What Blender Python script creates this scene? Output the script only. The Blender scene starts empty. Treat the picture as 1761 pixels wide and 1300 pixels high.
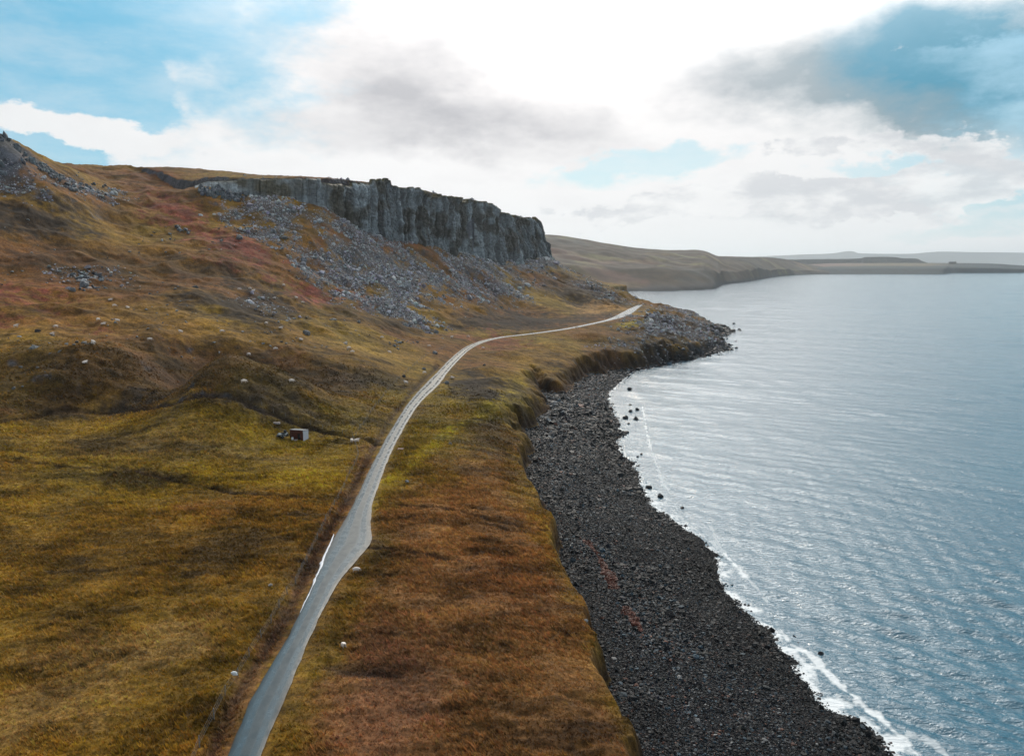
import bpy, bmesh, math, random
import numpy as np
R = math.radians
C = bpy.context.scene.collection
rng = np.random.default_rng(7)

# ------------------------------------------------------------------ camera
CAM_H = 62.0
FPX = 1356.0                                   # focal length in pixels of a 1761 px wide picture
PITCH = math.atan((650-452)/FPX)
cd = bpy.data.cameras.new('camera')
cam = bpy.data.objects.new('camera', cd); C.objects.link(cam)
cam.location = (0, 0, CAM_H); cam.rotation_euler = (math.pi/2-PITCH, 0, 0)
cd.sensor_width = 36; cd.lens = 36*FPX/1761; cd.clip_start = 1; cd.clip_end = 60000
bpy.context.scene.camera = cam

# ------------------------------------------------------------------ sun and sky
SUN_EL, SUN_AZ = R(33), R(-3)                  # azimuth measured from +Y towards +X
sd = bpy.data.lights.new('sun', 'SUN'); sun = bpy.data.objects.new('sun', sd); C.objects.link(sun)
sd.energy = 1.35; sd.angle = R(12); sd.color = (1.0, 0.86, 0.68)
sun.rotation_euler = (math.pi/2-SUN_EL, 0, math.pi-SUN_AZ)

def nt_math(nt, op, a, b=None, c=None, clamp=False):
    n = nt.nodes.new('ShaderNodeMath'); n.operation = op; n.use_clamp = clamp
    for i, v in enumerate((a, b, c)):
        if v is None: continue
        if isinstance(v, (int, float)): n.inputs[i].default_value = v
        else: nt.links.new(v, n.inputs[i])
    return n.outputs[0]
def nt_smooth(nt, v, lo, hi, a=0.0, b=1.0):
    n = nt.nodes.new('ShaderNodeMapRange'); n.interpolation_type = 'SMOOTHSTEP'
    nt.links.new(v, n.inputs[0])
    for i, x in zip((1, 2, 3, 4), (lo, hi, a, b)): n.inputs[i].default_value = x
    return n.outputs[0]
def nt_mix(nt, f, a, b, mode='MIX'):
    n = nt.nodes.new('ShaderNodeMix'); n.data_type = 'RGBA'; n.blend_type = mode; n.clamp_factor = True
    for s, v in ((n.inputs[0], f), (n.inputs[6], a), (n.inputs[7], b)):
        if isinstance(v, (int, float)): s.default_value = v
        elif isinstance(v, tuple): s.default_value = (*v, 1)
        else: nt.links.new(v, s)
    return n.outputs[2]
def nt_noise(nt, vec, scale, detail=4, rough=0.5, dist=0.0, col=False):
    n = nt.nodes.new('ShaderNodeTexNoise'); n.inputs['Scale'].default_value = scale
    n.inputs['Detail'].default_value = detail; n.inputs['Roughness'].default_value = rough
    n.inputs['Distortion'].default_value = dist
    nt.links.new(vec, n.inputs['Vector'])
    return n.outputs['Color' if col else 'Fac']

def azel(px, py):
    u = (px-880.5)/FPX; v = (650-py)/FPX
    y = math.cos(PITCH)+v*math.sin(PITCH); z = -math.sin(PITCH)+v*math.cos(PITCH)
    return math.atan2(u, y), math.atan2(z, math.hypot(u, y))

world = bpy.data.worlds.new('World'); bpy.context.scene.world = world; world.use_nodes = True
nt = world.node_tree; nt.nodes.clear()
tc = nt.nodes.new('ShaderNodeTexCoord')
sep = nt.nodes.new('ShaderNodeSeparateXYZ'); nt.links.new(tc.outputs['Generated'], sep.inputs[0])
az = nt_math(nt, 'ARCTAN2', sep.outputs[0], sep.outputs[1])
el = nt_math(nt, 'ARCSINE', sep.outputs[2])
comb = nt.nodes.new('ShaderNodeCombineXYZ'); nt.links.new(az, comb.inputs[0]); nt.links.new(el, comb.inputs[1])
AE0 = comb.outputs[0]
# billowy warp of the sky coordinate (clouds get flatter towards the horizon)
def stretched(sx, sy, off=0.0):
    m = nt.nodes.new('ShaderNodeMapping'); m.inputs['Scale'].default_value = (sx, sy, 1)
    m.inputs['Location'].default_value = (off, off*.7, off*.3); nt.links.new(AE0, m.inputs[0]); return m.outputs[0]
wn = nt_noise(nt, stretched(1, 1.9), 7.5, 8, .6, 0, True)
w1 = nt.nodes.new('ShaderNodeVectorMath'); w1.operation = 'SUBTRACT'; nt.links.new(wn, w1.inputs[0]); w1.inputs[1].default_value = (.5, .5, .5)
w2 = nt.nodes.new('ShaderNodeVectorMath'); w2.operation = 'MULTIPLY'; nt.links.new(w1.outputs[0], w2.inputs[0]); w2.inputs[1].default_value = (.20, .105, 0)
w3 = nt.nodes.new('ShaderNodeVectorMath'); w3.operation = 'ADD'; nt.links.new(AE0, w3.inputs[0]); nt.links.new(w2.outputs[0], w3.inputs[1])
AEW = w3.outputs[0]
def blob(px, py, rx, ry, rot=0, s=1.0, soft=0.25, vec=None):
    """soft ellipse on the sky; radii in photo pixels, rotation in degrees (clockwise in the picture)"""
    a, e = azel(px, py)
    m = nt.nodes.new('ShaderNodeMapping'); m.vector_type = 'TEXTURE'
    m.inputs['Location'].default_value = (a, e, 0); m.inputs['Rotation'].default_value = (0, 0, R(-rot))
    m.inputs['Scale'].default_value = (rx/FPX, ry/FPX, 1)
    nt.links.new(vec or AEW, m.inputs[0])
    l = nt.nodes.new('ShaderNodeVectorMath'); l.operation = 'LENGTH'; nt.links.new(m.outputs[0], l.inputs[0])
    return nt_smooth(nt, l.outputs['Value'], soft, 1.3, s, 0.0)
def total(bl):
    o = bl[0]
    for b in bl[1:]: o = nt_math(nt, 'ADD', o, b)
    return o
sky = nt.nodes.new('ShaderNodeTexSky'); sky.sky_type = 'NISHITA'; sky.sun_disc = False
sky.sun_elevation = SUN_EL; sky.sun_rotation = SUN_AZ; sky.air_density = 1.0; sky.dust_density = 0.6; sky.ozone_density = 1.5
skyc = nt_mix(nt, 1.0, sky.outputs[0], (0.050, 0.080, 0.088), 'MULTIPLY')
fine = nt_noise(nt, stretched(1, 2.2, 3), 9, 8, .6)
sunward = blob(1180, 330, 900, 330, 0, 1, 0.1, AE0)
skyc = nt_mix(nt, .75, skyc, nt_mix(nt, sunward, (.115, .49, .72), (.66, .81, .86)))
holes = total([blob(-30, 70, 200, 76, 10, 1.2), blob(200, 150, 100, 30, 14, .6), blob(-10, 196, 230, 34, 4, -.85, .2), blob(22, 72, 60, 20, 0, -.5, 0), blob(1660, 15, 210, 42, 0, -1.0, .3), blob(150, 268, 150, 14, 14, .35),
               blob(1150, 266, 190, 34, -4, .8), blob(1500, 300, 150, 24, 8, .55), blob(1640, 45, 70, 14, 8, .6), blob(1200, 15, 90, 18, -10, .35),
               blob(1690, 350, 120, 22, 0, .45), blob(1040, 310, 190, 34, 0, .5), blob(1610, 395, 260, 18, 0, .35), blob(-640, 120, 420, 300, 0, 1.2),
               blob(-800, -800, 1000, 520, 20, 1.3), blob(3000, -350, 760, 560, 0, 1.3)])
holes = nt_math(nt, 'ADD', holes, nt_math(nt, 'MULTIPLY', nt_math(nt, 'SUBTRACT', fine, .5), .85))
hole = nt_smooth(nt, holes, .32, .72)
hole = nt_math(nt, 'MULTIPLY', hole, nt_smooth(nt, nt_noise(nt, stretched(.8, 2.4, 17), 5, 7, .62), .38, .72, 1.0, .6))
grey = total([blob(730, 180, 200, 66, 12, .95, 0), blob(560, 225, 280, 36, 6, .30), blob(740, 95, 110, 60, 0, .40), blob(1030, 25, 180, 48, 0, .42), blob(600, 40, 230, 60, 0, .38),
              blob(1430, 120, 300, 72, 2, 1.1, .1), blob(1520, 185, 190, 60, 8, .8, 0), blob(1700, 160, 160, 90, 0, .9, .2), blob(1280, 345, 150, 26, 0, .34), blob(960, 205, 150, 40, 8, .42), blob(1520, 345, 170, 20, 0, .34), blob(880, 240, 260, 40, 4, .22)])
grey = nt_math(nt, 'MULTIPLY', grey, nt_smooth(nt, fine, .25, .7, .65, 1.2))
grey = nt_math(nt, 'ADD', grey, nt_math(nt, 'MULTIPLY', nt_math(nt, 'SUBTRACT', nt_noise(nt, stretched(1, 2.6, 9), 6, 8, .62), .49), .65), clamp=True)
teal = nt_math(nt, 'MULTIPLY', blob(1690, 112, 250, 92, 14, 1.5, .2), nt_smooth(nt, fine, .25, .6, .5, 1))
glow = blob(900, -20, 950, 430, 0, 1, 0.0, AE0)
greyc = nt_mix(nt, nt_smooth(nt, az, .05, .45), (.52, .52, .55), (.30, .39, .44))
cloudc = nt_mix(nt, grey, nt_mix(nt, glow, (.84, .86, .87), (1.04, 1.0, .99)), greyc)
cloudc = nt_mix(nt, teal, cloudc, (.045, .29, .44))
side = nt_math(nt, 'ABSOLUTE', nt_math(nt, 'SUBTRACT', az, .16))
cloudc = nt_mix(nt, nt_smooth(nt, side, .9, 2.2), cloudc, (.30, .36, .42))
low = nt_smooth(nt, el, -.01, .065, 1, 0)
sunglow = blob(1090, -600, 560, 420, 0, 1, 0.0, AE0)
halo = blob(1150, -740, 1250, 540, 0, 1, 0.0, AE0)
veil = nt_smooth(nt, nt_noise(nt, stretched(1, 1.5, 31), 3.5, 6, .6), .3, .7, .55, 1.15)
col = nt_mix(nt, hole, cloudc, skyc)
puffs = total([blob(1240, 330, 120, 34, -4, .8, .2), blob(1400, 345, 190, 36, 0, .8, .3), blob(1560, 350, 130, 30, 4, .7, .3), blob(1700, 325, 150, 42, 0, .7, .3), blob(1080, 372, 170, 22, 0, .6, .3), blob(1370, 262, 90, 26, 10, .6, .3), blob(1660, 255, 150, 36, 0, .7, .3)])
puffm = nt_smooth(nt, nt_math(nt, 'ADD', puffs, nt_math(nt, 'MULTIPLY', nt_math(nt, 'SUBTRACT', nt_noise(nt, stretched(1, 1.7, 41), 16, 8, .62), .5), 2.2)), .38, .62)
pufft = nt_smooth(nt, nt_noise(nt, stretched(1, 2.4, 47), 11, 7, .6), .38, .62)
col = nt_mix(nt, nt_math(nt, 'MULTIPLY', puffm, .85), col, nt_mix(nt, pufft, (.66, .68, .71), (.93, .93, .93)))
col = nt_mix(nt, nt_math(nt, 'MULTIPLY', low, .72), col, (.86, .87, .87))
lift = nt_math(nt, 'MULTIPLY', nt_math(nt, 'ADD', nt_math(nt, 'MULTIPLY', sunglow, 6.5), nt_math(nt, 'MULTIPLY', halo, 1.9)), veil)
lc = nt.nodes.new('ShaderNodeVectorMath'); lc.operation = 'SCALE'; lc.inputs[0].default_value = (1.0, .97, .93); nt.links.new(lift, lc.inputs['Scale'])
la = nt.nodes.new('ShaderNodeVectorMath'); la.operation = 'ADD'; nt.links.new(col, la.inputs[0]); nt.links.new(lc.outputs[0], la.inputs[1]); col = la.outputs[0]
bg = nt.nodes.new('ShaderNodeBackground'); nt.links.new(col, bg.inputs[0]); bg.inputs[1].default_value = 1.0
wo = nt.nodes.new('ShaderNodeOutputWorld'); nt.links.new(bg.outputs[0], wo.inputs[0])

vs = bpy.context.scene.view_settings
vs.view_transform = 'Standard'; vs.look = 'None'; vs.exposure = 0; vs.gamma = 1
bpy.context.scene.cycles.max_bounces = 5
bpy.context.scene.cycles.use_denoising = True
bpy.context.scene.cycles.denoising_input_passes = 'RGB_ALBEDO_NORMAL'; bpy.context.scene.cycles.denoising_prefilter = 'ACCURATE'
bpy.context.scene.cycles.volume_bounces = 0

# ------------------------------------------------------------------ helpers
def tag(o, label=None, cat=None, group=None, kind=None):
    if label: o['label'] = label
    if cat: o['category'] = cat
    if group: o['group'] = group
    if kind: o['kind'] = kind
    return o
def W(px, py, z=None, Y=None):
    """the point of the place seen in direction (px, py) of the photograph, at height z or distance Y"""
    u = (px-880.5)/FPX; v = (650-py)/FPX
    y = math.cos(PITCH)+v*math.sin(PITCH); w = -math.sin(PITCH)+v*math.cos(PITCH)
    s = (z-CAM_H)/w if Y is None else Y/y
    return (s*u, s*y, CAM_H+s*w)
_T = rng.random((256, 256)).astype(np.float32)
def vnoise(x, y, seed=0):
    a = seed*1.7+.3; ca, sa = math.cos(a), math.sin(a)
    X = ca*x-sa*y+seed*17.3; Y = sa*x+ca*y+seed*31.7
    ix = np.floor(X); iy = np.floor(Y); fx = (X-ix).astype(np.float32); fy = (Y-iy).astype(np.float32)
    ix = ix.astype(np.int64) & 255; iy = iy.astype(np.int64) & 255; jx = (ix+1) & 255; jy = (iy+1) & 255
    fx = fx*fx*(3-2*fx); fy = fy*fy*(3-2*fy)
    return (_T[ix, iy]*(1-fx)+_T[jx, iy]*fx)*(1-fy)+(_T[ix, jy]*(1-fx)+_T[jx, jy]*fx)*fy
def fbm(x, y, wl, octv=4, seed=0, gain=.5):
    o = 0; a = 1; t = 0
    for k in range(octv):
        o = o+a*(vnoise(x/wl, y/wl, seed+k*3)-.5); t += a; a *= gain; wl = wl/2.07
    return o*2/t
def ss(x, a, b):
    t = np.clip((x-a)/(b-a), 0, 1); return t*t*(3-2*t)
def catmull(P, n=8):
    P = np.array(P, float); Q = np.vstack([2*P[0]-P[1], P, 2*P[-1]-P[-2]]); out = []
    for i in range(1, len(Q)-2):
        for k in range(n):
            t = k/n; a, b, c, d = Q[i-1], Q[i], Q[i+1], Q[i+2]
            out.append(.5*((2*b)+(-a+c)*t+(2*a-5*b+4*c-d)*t*t+(-a+3*b-3*c+d)*t**3))
    out.append(Q[-2]); return np.array(out)
def seg_dist(X, Y, P, vals=None, closed=False):
    """distance of every point to a polyline; vals interpolated at the nearest point"""
    best = np.full(X.shape, 1e18); res = None if vals is None else np.zeros(X.shape+(vals.shape[1],), np.float32)
    n = len(P) if closed else len(P)-1
    for i in range(n):
        a = P[i]; b = P[(i+1) % len(P)]; d = b-a; L = float(d@d)+1e-12
        t = np.clip(((X-a[0])*d[0]+(Y-a[1])*d[1])/L, 0, 1)
        q = (X-a[0]-t*d[0])**2+(Y-a[1]-t*d[1])**2
        m = q < best
        best = np.where(m, q, best)
        if vals is not None:
            tt = t[m][:, None]; res[m] = vals[i]*(1-tt)+vals[i+1]*tt
    return np.sqrt(best) if vals is None else (np.sqrt(best), res)
def inside(X, Y, P):
    c = np.zeros(X.shape, bool); n = len(P)
    for i in range(n):
        x0, y0 = P[i]; x1, y1 = P[(i+1) % n]
        if y0 == y1: continue
        m = ((y0 > Y) != (y1 > Y)); xi = (x1-x0)*(Y-y0)/(y1-y0)+x0
        c ^= m & (X < xi)
    return c
def sdist(X, Y, P):
    d = seg_dist(X, Y, P, closed=True); return np.where(inside(X, Y, P), d, -d)
def mesh_from(name, V, F, mat=None, smooth=True, attrs=None, cols=None, mats=None, fmat=None, uv=None):
    V = np.asarray(V, np.float32); F = np.asarray(F, np.int32); k = F.shape[1]
    me = bpy.data.meshes.new(name); me.vertices.add(len(V)); me.vertices.foreach_set('co', V.ravel())
    me.loops.add(F.size); me.loops.foreach_set('vertex_index', F.ravel())
    me.polygons.add(len(F)); me.polygons.foreach_set('loop_start', np.arange(0, F.size, k, dtype=np.int32))
    me.polygons.foreach_set('loop_total', np.full(len(F), k, np.int32))
    me.polygons.foreach_set('use_smooth', np.full(len(F), smooth))
    if fmat is not None: me.polygons.foreach_set('material_index', np.asarray(fmat, np.int32))
    for nm, a in (attrs or {}).items():
        at = me.attributes.new(nm, 'FLOAT', 'POINT'); at.data.foreach_set('value', np.asarray(a, np.float32).ravel())
    for nm, a in (cols or {}).items():
        at = me.attributes.new(nm, 'FLOAT_COLOR', 'POINT')
        c4 = np.ones((len(V), 4), np.float32); c4[:, :3] = a; at.data.foreach_set('color', c4.ravel())
    if uv is not None:
        l = me.uv_layers.new(name='UVMap'); l.data.foreach_set('uv', np.asarray(uv, np.float32)[F.ravel()].ravel())
    me.update(); me.validate(verbose=False) if len(F) < 200000 else None
    for m in (mats or ([mat] if mat else [])): me.materials.append(m)
    return me
def link(name, me, parent=None, loc=None):
    o = bpy.data.objects.new(name, me); C.objects.link(o)
    if parent: o.parent = parent
    if loc is not None: o.location = loc
    return o
def grid_faces(nr, nc):
    i = np.arange(nr*nc).reshape(nr, nc)
    return np.stack([i[:-1, :-1], i[:-1, 1:], i[1:, 1:], i[1:, :-1]], -1).reshape(-1, 4)
def new_mat(name):
    m = bpy.data.materials.new(name); m.use_nodes = True; nt = m.node_tree
    return m, nt, nt.nodes['Principled BSDF']
def simple_mat(name, col, rough=.8, var=.15, scale=6, bump=0.0, metal=0.0):
    m, nt, b = new_mat(name)
    t = nt.nodes.new('ShaderNodeTexCoord'); n = nt_noise(nt, t.outputs['Object'], scale, 5, .6)
    k = nt_smooth(nt, n, .25, .75, 1-var*1.6, 1+var)
    c = nt_mix(nt, 1.0, col, (1, 1, 1), 'MULTIPLY')
    mm = nt.nodes.new('ShaderNodeVectorMath'); mm.operation = 'SCALE'; nt.links.new(c, mm.inputs[0]); nt.links.new(k, mm.inputs['Scale'])
    nt.links.new(mm.outputs[0], b.inputs['Base Color']); b.inputs['Roughness'].default_value = rough; b.inputs['Metallic'].default_value = metal
    if bump:
        bp = nt.nodes.new('ShaderNodeBump'); bp.inputs['Strength'].default_value = bump; bp.inputs['Distance'].default_value = .05
        nt.links.new(n, bp.inputs['Height']); nt.links.new(bp.outputs[0], b.inputs['Normal'])
    return m

# ------------------------------------------------------------------ survey of the road
# (py, x left edge, x right edge, height)
road_rows = [(1420, 330, 400, 14), (1300, 391, 449, 14), (1200, 432, 491, 14), (1100, 491, 532, 14), (1050, 516, 556, 14), (1000, 538, 583, 14),
 (960, 556, 616, 14), (931, 571, 638, 14), (900, 588, 638, 14), (870, 605, 640, 14), (840, 620, 650, 14.1), (800, 639, 664, 14.3),
 (760, 660, 682, 14.7), (720, 684, 704, 15.2), (690, 704, 725, 15.8), (660, 730, 757, 16.5), (640, 751, 771, 17.2), (620, 769, 790, 18.0), (600, 793, 812, 19.0)]
Lp = [W(a, y, z) for y, a, b, z in road_rows]; Rp = [W(b, y, z) for y, a, b, z in road_rows]
cen = [(np.array(a)+np.array(b))/2 for a, b in zip(Lp, Rp)]
hw = [np.linalg.norm((np.array(a)-np.array(b))[:2])/2 for a, b in zip(Lp, Rp)]
hw = [h*f for h, f in zip(hw, [.97]*5+[1]*3+[.97]*7+[.9, .9, .8, .75])]
for px, py, z, h in [(829, 587.5, 19.5, 2.2), (862, 580, 20, 2.0), (900, 575.5, 20.3, 1.9), (940, 570.5, 20.6, 1.9), (980, 564.5, 20.9, 1.9),
                     (1010, 558.5, 21.3, 1.9), (1040, 552, 21.8, 2.1), (1064, 545, 22.4, 3.6), (1080, 537, 23.0, 4.2), (1092, 529.5, 23.4, 3.0), (1101, 525, 23.6, 2.0)]:
    cen.append(np.array(W(px, py, z))); hw.append(h)
cen.append(np.array([119.5, 735, 23.2])); hw.append(1.9)
road = catmull([(*c, h) for c, h in zip(cen, hw)], 6)          # x, y, z, half width

# ------------------------------------------------------------------ survey of the land
ctrl = []
def cz(*a):
    for px, py, z in a: ctrl.append(W(px, py, z=z))
def cY(*a):
    for px, py, Y in a: ctrl.append(W(px, py, Y=Y))
for r_ in road[::5]: ctrl.append(tuple(r_[:3]))
cz((-250, 1300, 15.5), (0, 1300, 15), (200, 1300, 14.3), (-250, 1000, 17), (0, 1000, 16), (300, 1000, 15), (450, 1000, 14.5), (-250, 860, 20), (0, 860, 18),
   (300, 860, 16), (500, 860, 15), (-250, 725, 26), (0, 722, 21.5), (200, 706, 20.5), (400, 692, 19), (500, 748, 17), (600, 755, 15.8), (650, 690, 17),
   (880, 1500, 10), (500, 1500, 13.5), (100, 1500, 14), (-250, 1500, 15), (1150, 1500, 9),
   (800, 1300, 12), (800, 1100, 12.3), (780, 950, 12.6), (780, 850, 13), (790, 780, 13.3), (760, 720, 14), (850, 740, 12), (840, 660, 15), (900, 640, 13), (900, 600, 16),
   (960, 605, 14), (1000, 590, 15), (940, 590, 17.5))
edge_top = [(1108, 1300, 9), (1081, 1262, 9), (1050, 1215, 9), (1054, 1177, 9), (1031, 1119, 9), (1015, 1077, 9), (996, 1031, 9), (969, 954, 9), (935, 896, 9),
            (923, 861, 9), (902, 821, 9), (893, 790, 9), (895, 755, 9), (880, 725, 10), (863, 706, 12.5), (885, 690, 12), (915, 668, 9), (900, 638, 13), (915, 630, 12), (950, 650, 8),
            (965, 630, 10), (981, 620, 11), (1000, 614, 11), (1043, 603, 12), (1072, 607, 10), (1110, 597, 11), (1138, 590, 12), (1160, 592, 10), (1190, 594, 7), (1215, 590, 5), (1240, 588, 3.2)]
cz(*edge_top)
cY((0, 640, 228), (0, 563, 262), (0, 500, 300), (0, 420, 345), (0, 350, 385), (0, 318, 402), (0, 247, 418), (-250, 640, 230), (-250, 540, 265), (-250, 420, 330), (-250, 250, 400),
   (60, 312, 412), (60, 287, 428), (110, 310, 440), (110, 300, 455), (130, 294, 480), (-100, 210, 425),
   (200, 640, 235), (200, 563, 285), (200, 500, 330), (200, 440, 375), (200, 380, 430), (200, 320, 500), (200, 290, 560), (300, 290, 575), (150, 340, 430),
   (400, 650, 240), (400, 590, 290), (400, 540, 330), (400, 480, 380), (400, 420, 430), (400, 365, 478),
   (550, 640, 285), (550, 590, 320), (550, 540, 370), (550, 480, 430), (550, 420, 470), (550, 372, 502),
   (700, 600, 355), (700, 560, 405), (700, 520, 455), (700, 480, 505), (700, 445, 540),
   (800, 568, 445), (800, 540, 485), (800, 500, 545), (800, 462, 600),
   (870, 560, 515), (870, 530, 575), (870, 490, 645), (870, 462, 700),
   (937, 545, 580), (937, 500, 690), (937, 470, 790), (937, 443, 880),
   (1000, 545, 612), (1000, 510, 710), (1000, 479, 845), (1050, 530, 680), (1050, 501, 825), (1095, 522, 785), (1075, 512, 800), (965, 457, 875))
cz((1060, 572, 17), (1110, 555, 19.5), (1150, 562, 14.5), (1200, 562, 8.5), (1090, 585, 14.5), (1150, 580, 12.5))
cY((1157, 529, 790), (1193, 541, 745), (1235, 557, 735))
ctrl += [(60, 1000, 42), (150, 1000, 4), (0, 1100, 60), (210, 860, -2), (220, 700, -2)]
base_cliff = [(335, 322), (420, 335), (500, 343), (560, 362), (600, 378), (660, 402), (700, 414), (760, 434), (800, 440), (840, 442), (870, 446), (905, 446), (938, 443)]
top_cliff = [(335, 311), (420, 309), (500, 308), (560, 311), (600, 314), (655, 318), (700, 325), (760, 333), (800, 343), (840, 349), (862, 362), (890, 372), (915, 376)]
yc = [498, 505, 512, 520, 530, 550, 566, 603, 640, 700, 745, 810, 882]
yt = [505, 512, 518, 527, 537, 556, 572, 609, 646, 706, 750, 806, 858]
def tps(pts, lam):
    P = np.array(pts, float); th = np.arctan2(P[:, 0], P[:, 1]); lr = np.log(np.hypot(P[:, 0], P[:, 1]))
    A = np.stack([th, lr], 1)
    def U(d2): return .5*d2*np.log(d2+1e-12)
    K = U(((A[:, None]-A[None])**2).sum(-1)); n = len(P)
    M = np.zeros((n+3, n+3)); M[:n, :n] = K+lam*np.eye(n); M[:n, n] = 1; M[:n, n+1:] = A; M[n, :n] = 1; M[n+1:, :n] = A.T
    b = np.zeros(n+3); b[:n] = P[:, 2]; w = np.linalg.solve(M, b)
    def f(TH, LR):
        o = w[n]+w[n+1]*TH+w[n+2]*LR
        for i in range(n): o = o+w[i]*U((TH-A[i, 0])**2+(LR-A[i, 1])**2)
        return o
    return f
low_pts = list(ctrl)
for (a, b), Y in zip(base_cliff, yc):
    low_pts.append(W(a, b, Y=Y)); q = W(a, b, Y=Y); low_pts.append((q[0]-35, q[1]+25, q[2]+3))
low_pts += [(-500, 900, 100), (-300, 1300, 100), (-900, 700, 140)]
f_low = tps(low_pts, 2e-5)
shared = [W(px, py, Y=Y) for px, py, Y in [(200, 290, 560), (200, 320, 500), (200, 380, 430), (300, 288, 575), (130, 294, 480), (0, 247, 418), (110, 300, 455), (150, 340, 430), (300, 330, 505), (260, 350, 470)]]
hi_pts = shared+[W(a, b, Y=Y) for (a, b), Y in zip(top_cliff, yt)]+[W(400, 297, Y=590), W(460, 303, Y=570), W(-250, 250, Y=400),
    (-250, 750, 117), (-150, 900, 112), (-60, 950, 108), (-500, 900, 120), (-300, 1300, 112), (0, 1050, 90), (-900, 700, 140), (60, 980, 80)]
f_hi = tps(hi_pts, 2e-5)
cl_b = catmull([W(a, b, Y=Y) for (a, b), Y in zip(base_cliff, yc)], 12)
cl_t = catmull([W(a, b, Y=Y) for (a, b), Y in zip(top_cliff, yt)], 12)
plateau = [tuple(p[:2]) for p in cl_t]+[(30, 900), (10, 960), (-60, 1100), (-400, 1500), (-900, 1500), (-600, 760), (-330, 620), (-240, 545)]
plateau = np.array(plateau)

water_px = [(1546, 1300), (1515, 1269), (1445, 1226), (1392, 1168), (1346, 1121), (1323, 1085), (1285, 1054), (1246, 1015), (1229, 992), (1233, 972), (1222, 954), (1192, 923), (1150, 888),
            (1122, 862), (1103, 838), (1085, 808), (1067, 782), (1053, 759), (1068, 747), (1058, 736), (1051, 717), (1044, 694), (1047, 677), (1062, 659), (1085, 641), (1125, 631),
            (1177, 621), (1216, 610), (1245, 603), (1252, 597), (1238, 589), (1228, 583), (1250, 578), (1258, 572), (1246, 563), (1236, 557)]
wl = [W(a, b, z=0)[:2] for a, b in water_px]
wl = [(70, -60), (64, 40)]+wl+[(190, 768), (152, 812), (132, 850), (112, 890), (110, 1000), (160, 1250), (250, 1550), (280, 1740), (300, 2600), (-3000, 2600), (-3000, -60)]
wl = np.array(wl)
land = [(24, -60), (20, 40)]+[W(a, b, z=z)[:2] for a, b, z in edge_top]+[(160, 640), (180, 700), (181, 745), (164, 775), (138, 802), (120, 832), (99, 872), (94, 1000), (140, 1250), (235, 1550), (250, 2600), (-3000, 2600), (-3000, -60)]
land = np.array(land)

# ------------------------------------------------------------------ terrain grid (finest near the camera)
TH0, TH1, R0, R1 = R(-41), R(41), 42.0, 1500.0
NT, NR = 1561, 1701
L0, L1 = math.log(R0), math.log(R1)
thf = np.linspace(TH0, TH1, NT); lrf = np.linspace(L0, L1, NR)
LRc, THc = np.meshgrid(lrf[::2], thf[::2], indexing='ij')
RC = np.exp(LRc); XC = RC*np.sin(THc); YC = RC*np.cos(THc)
def up(a):
    o = np.empty((NR, NT), np.float32)
    o[::2, ::2] = a; o[1::2, ::2] = (a[:-1]+a[1:])/2
    o[:, 1::2] = (o[:, :-1:2]+o[:, 2::2])/2
    return o
zl = up(f_low(THc, LRc)); zh = up(f_hi(THc, LRc))
dplat = up(sdist(XC, YC, plateau)); dland = up(sdist(XC, YC, land)); dwat = up(sdist(XC, YC, wl))
near = RC < 900
rd = np.full(XC.shape, 300.0); rv = np.zeros(XC.shape+(2,), np.float32); 
d_, v_ = seg_dist(XC[near], YC[near], road[:, :2], road[:, 2:4]); rd[near] = d_-v_[:, 1]; rv[near] = v_
droad = up(rd); zroad = up(rv[..., 0])
LR, TH = np.meshgrid(lrf, thf, indexing='ij'); RR = np.exp(LR); X = RR*np.sin(TH); Y = RR*np.cos(TH)
X = X.astype(np.float32); Y = Y.astype(np.float32)
# side of the road (negative = landward)
away = ss(droad, 1.5, 22)
hill = ss(zl, 17, 30)
und = fbm(X, Y, 70, 3, 1)*3.0+fbm(X, Y, 26, 3, 5)*1.9
ridge = (np.abs(fbm(X, Y, 34, 3, 9))-.22)*-5.5
land_z = zl+away*((.12+.88*hill)*(und+ridge*hill)+fbm(X, Y, 9, 3, 13)*(.28+.45*hill))
hi_z = zh+fbm(X, Y, 40, 4, 21)*1.2
z = land_z+(hi_z-land_z)*ss(dplat+fbm(X, Y, 12, 2, 3)*1.5, 4, 7)
# local mounds and hollows east of the road and on the hill (photo direction, distance, radius, height)
def mound(px, py, Yd, r, h, st=1.0, rot=0):
    p = W(px, py, Y=Yd); dx, dy = X-p[0], Y-p[1]; c, s = math.cos(rot), math.sin(rot)
    return h*np.exp(-(((c*dx+s*dy)/(r*st))**2+((-s*dx+c*dy)/r)**2))
for m_ in [(812, 632, 335, 9, 5.5, 1.7, .5), (860, 604, 395, 9, 4.0, 1.8, .3), (848, 702, 262, 7, 2.6, 1.6, .4), (870, 655, 315, 6, 3.0, 2.0, .6), (1000, 592, 480, 10, 3.5, 1.8, 0), (1145, 560, 590, 15, 6.5, 1.4, .2), (1120, 542, 655, 12, 4, 1.3, 0), (1190, 560, 640, 14, 3.5, 1.3, 0),
           (60, 585, 250, 26, 1.2, 1.6, 0), (330, 575, 262, 28, 1.2, 1.7, .2), (480, 560, 285, 26, 1.8, 1.5, .2), (590, 600, 300, 22, 2.5, 1.6, .3), (440, 515, 330, 25, 4, 1.5, -.3),
           (90, 800, 165, 13, 1.3, 1.5, 0), (200, 830, 155, 11, -1.0, 2.2, .2), (520, 700, 222, 16, -2.2, 2.0, -.3), (880, 545, 520, 20, 5, 1.4, 0), (960, 530, 600, 22, 5, 1.3, 0), (1000, 505, 700, 22, 5, 1.2, 0)]:
    z = z+mound(*m_)*away
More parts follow.
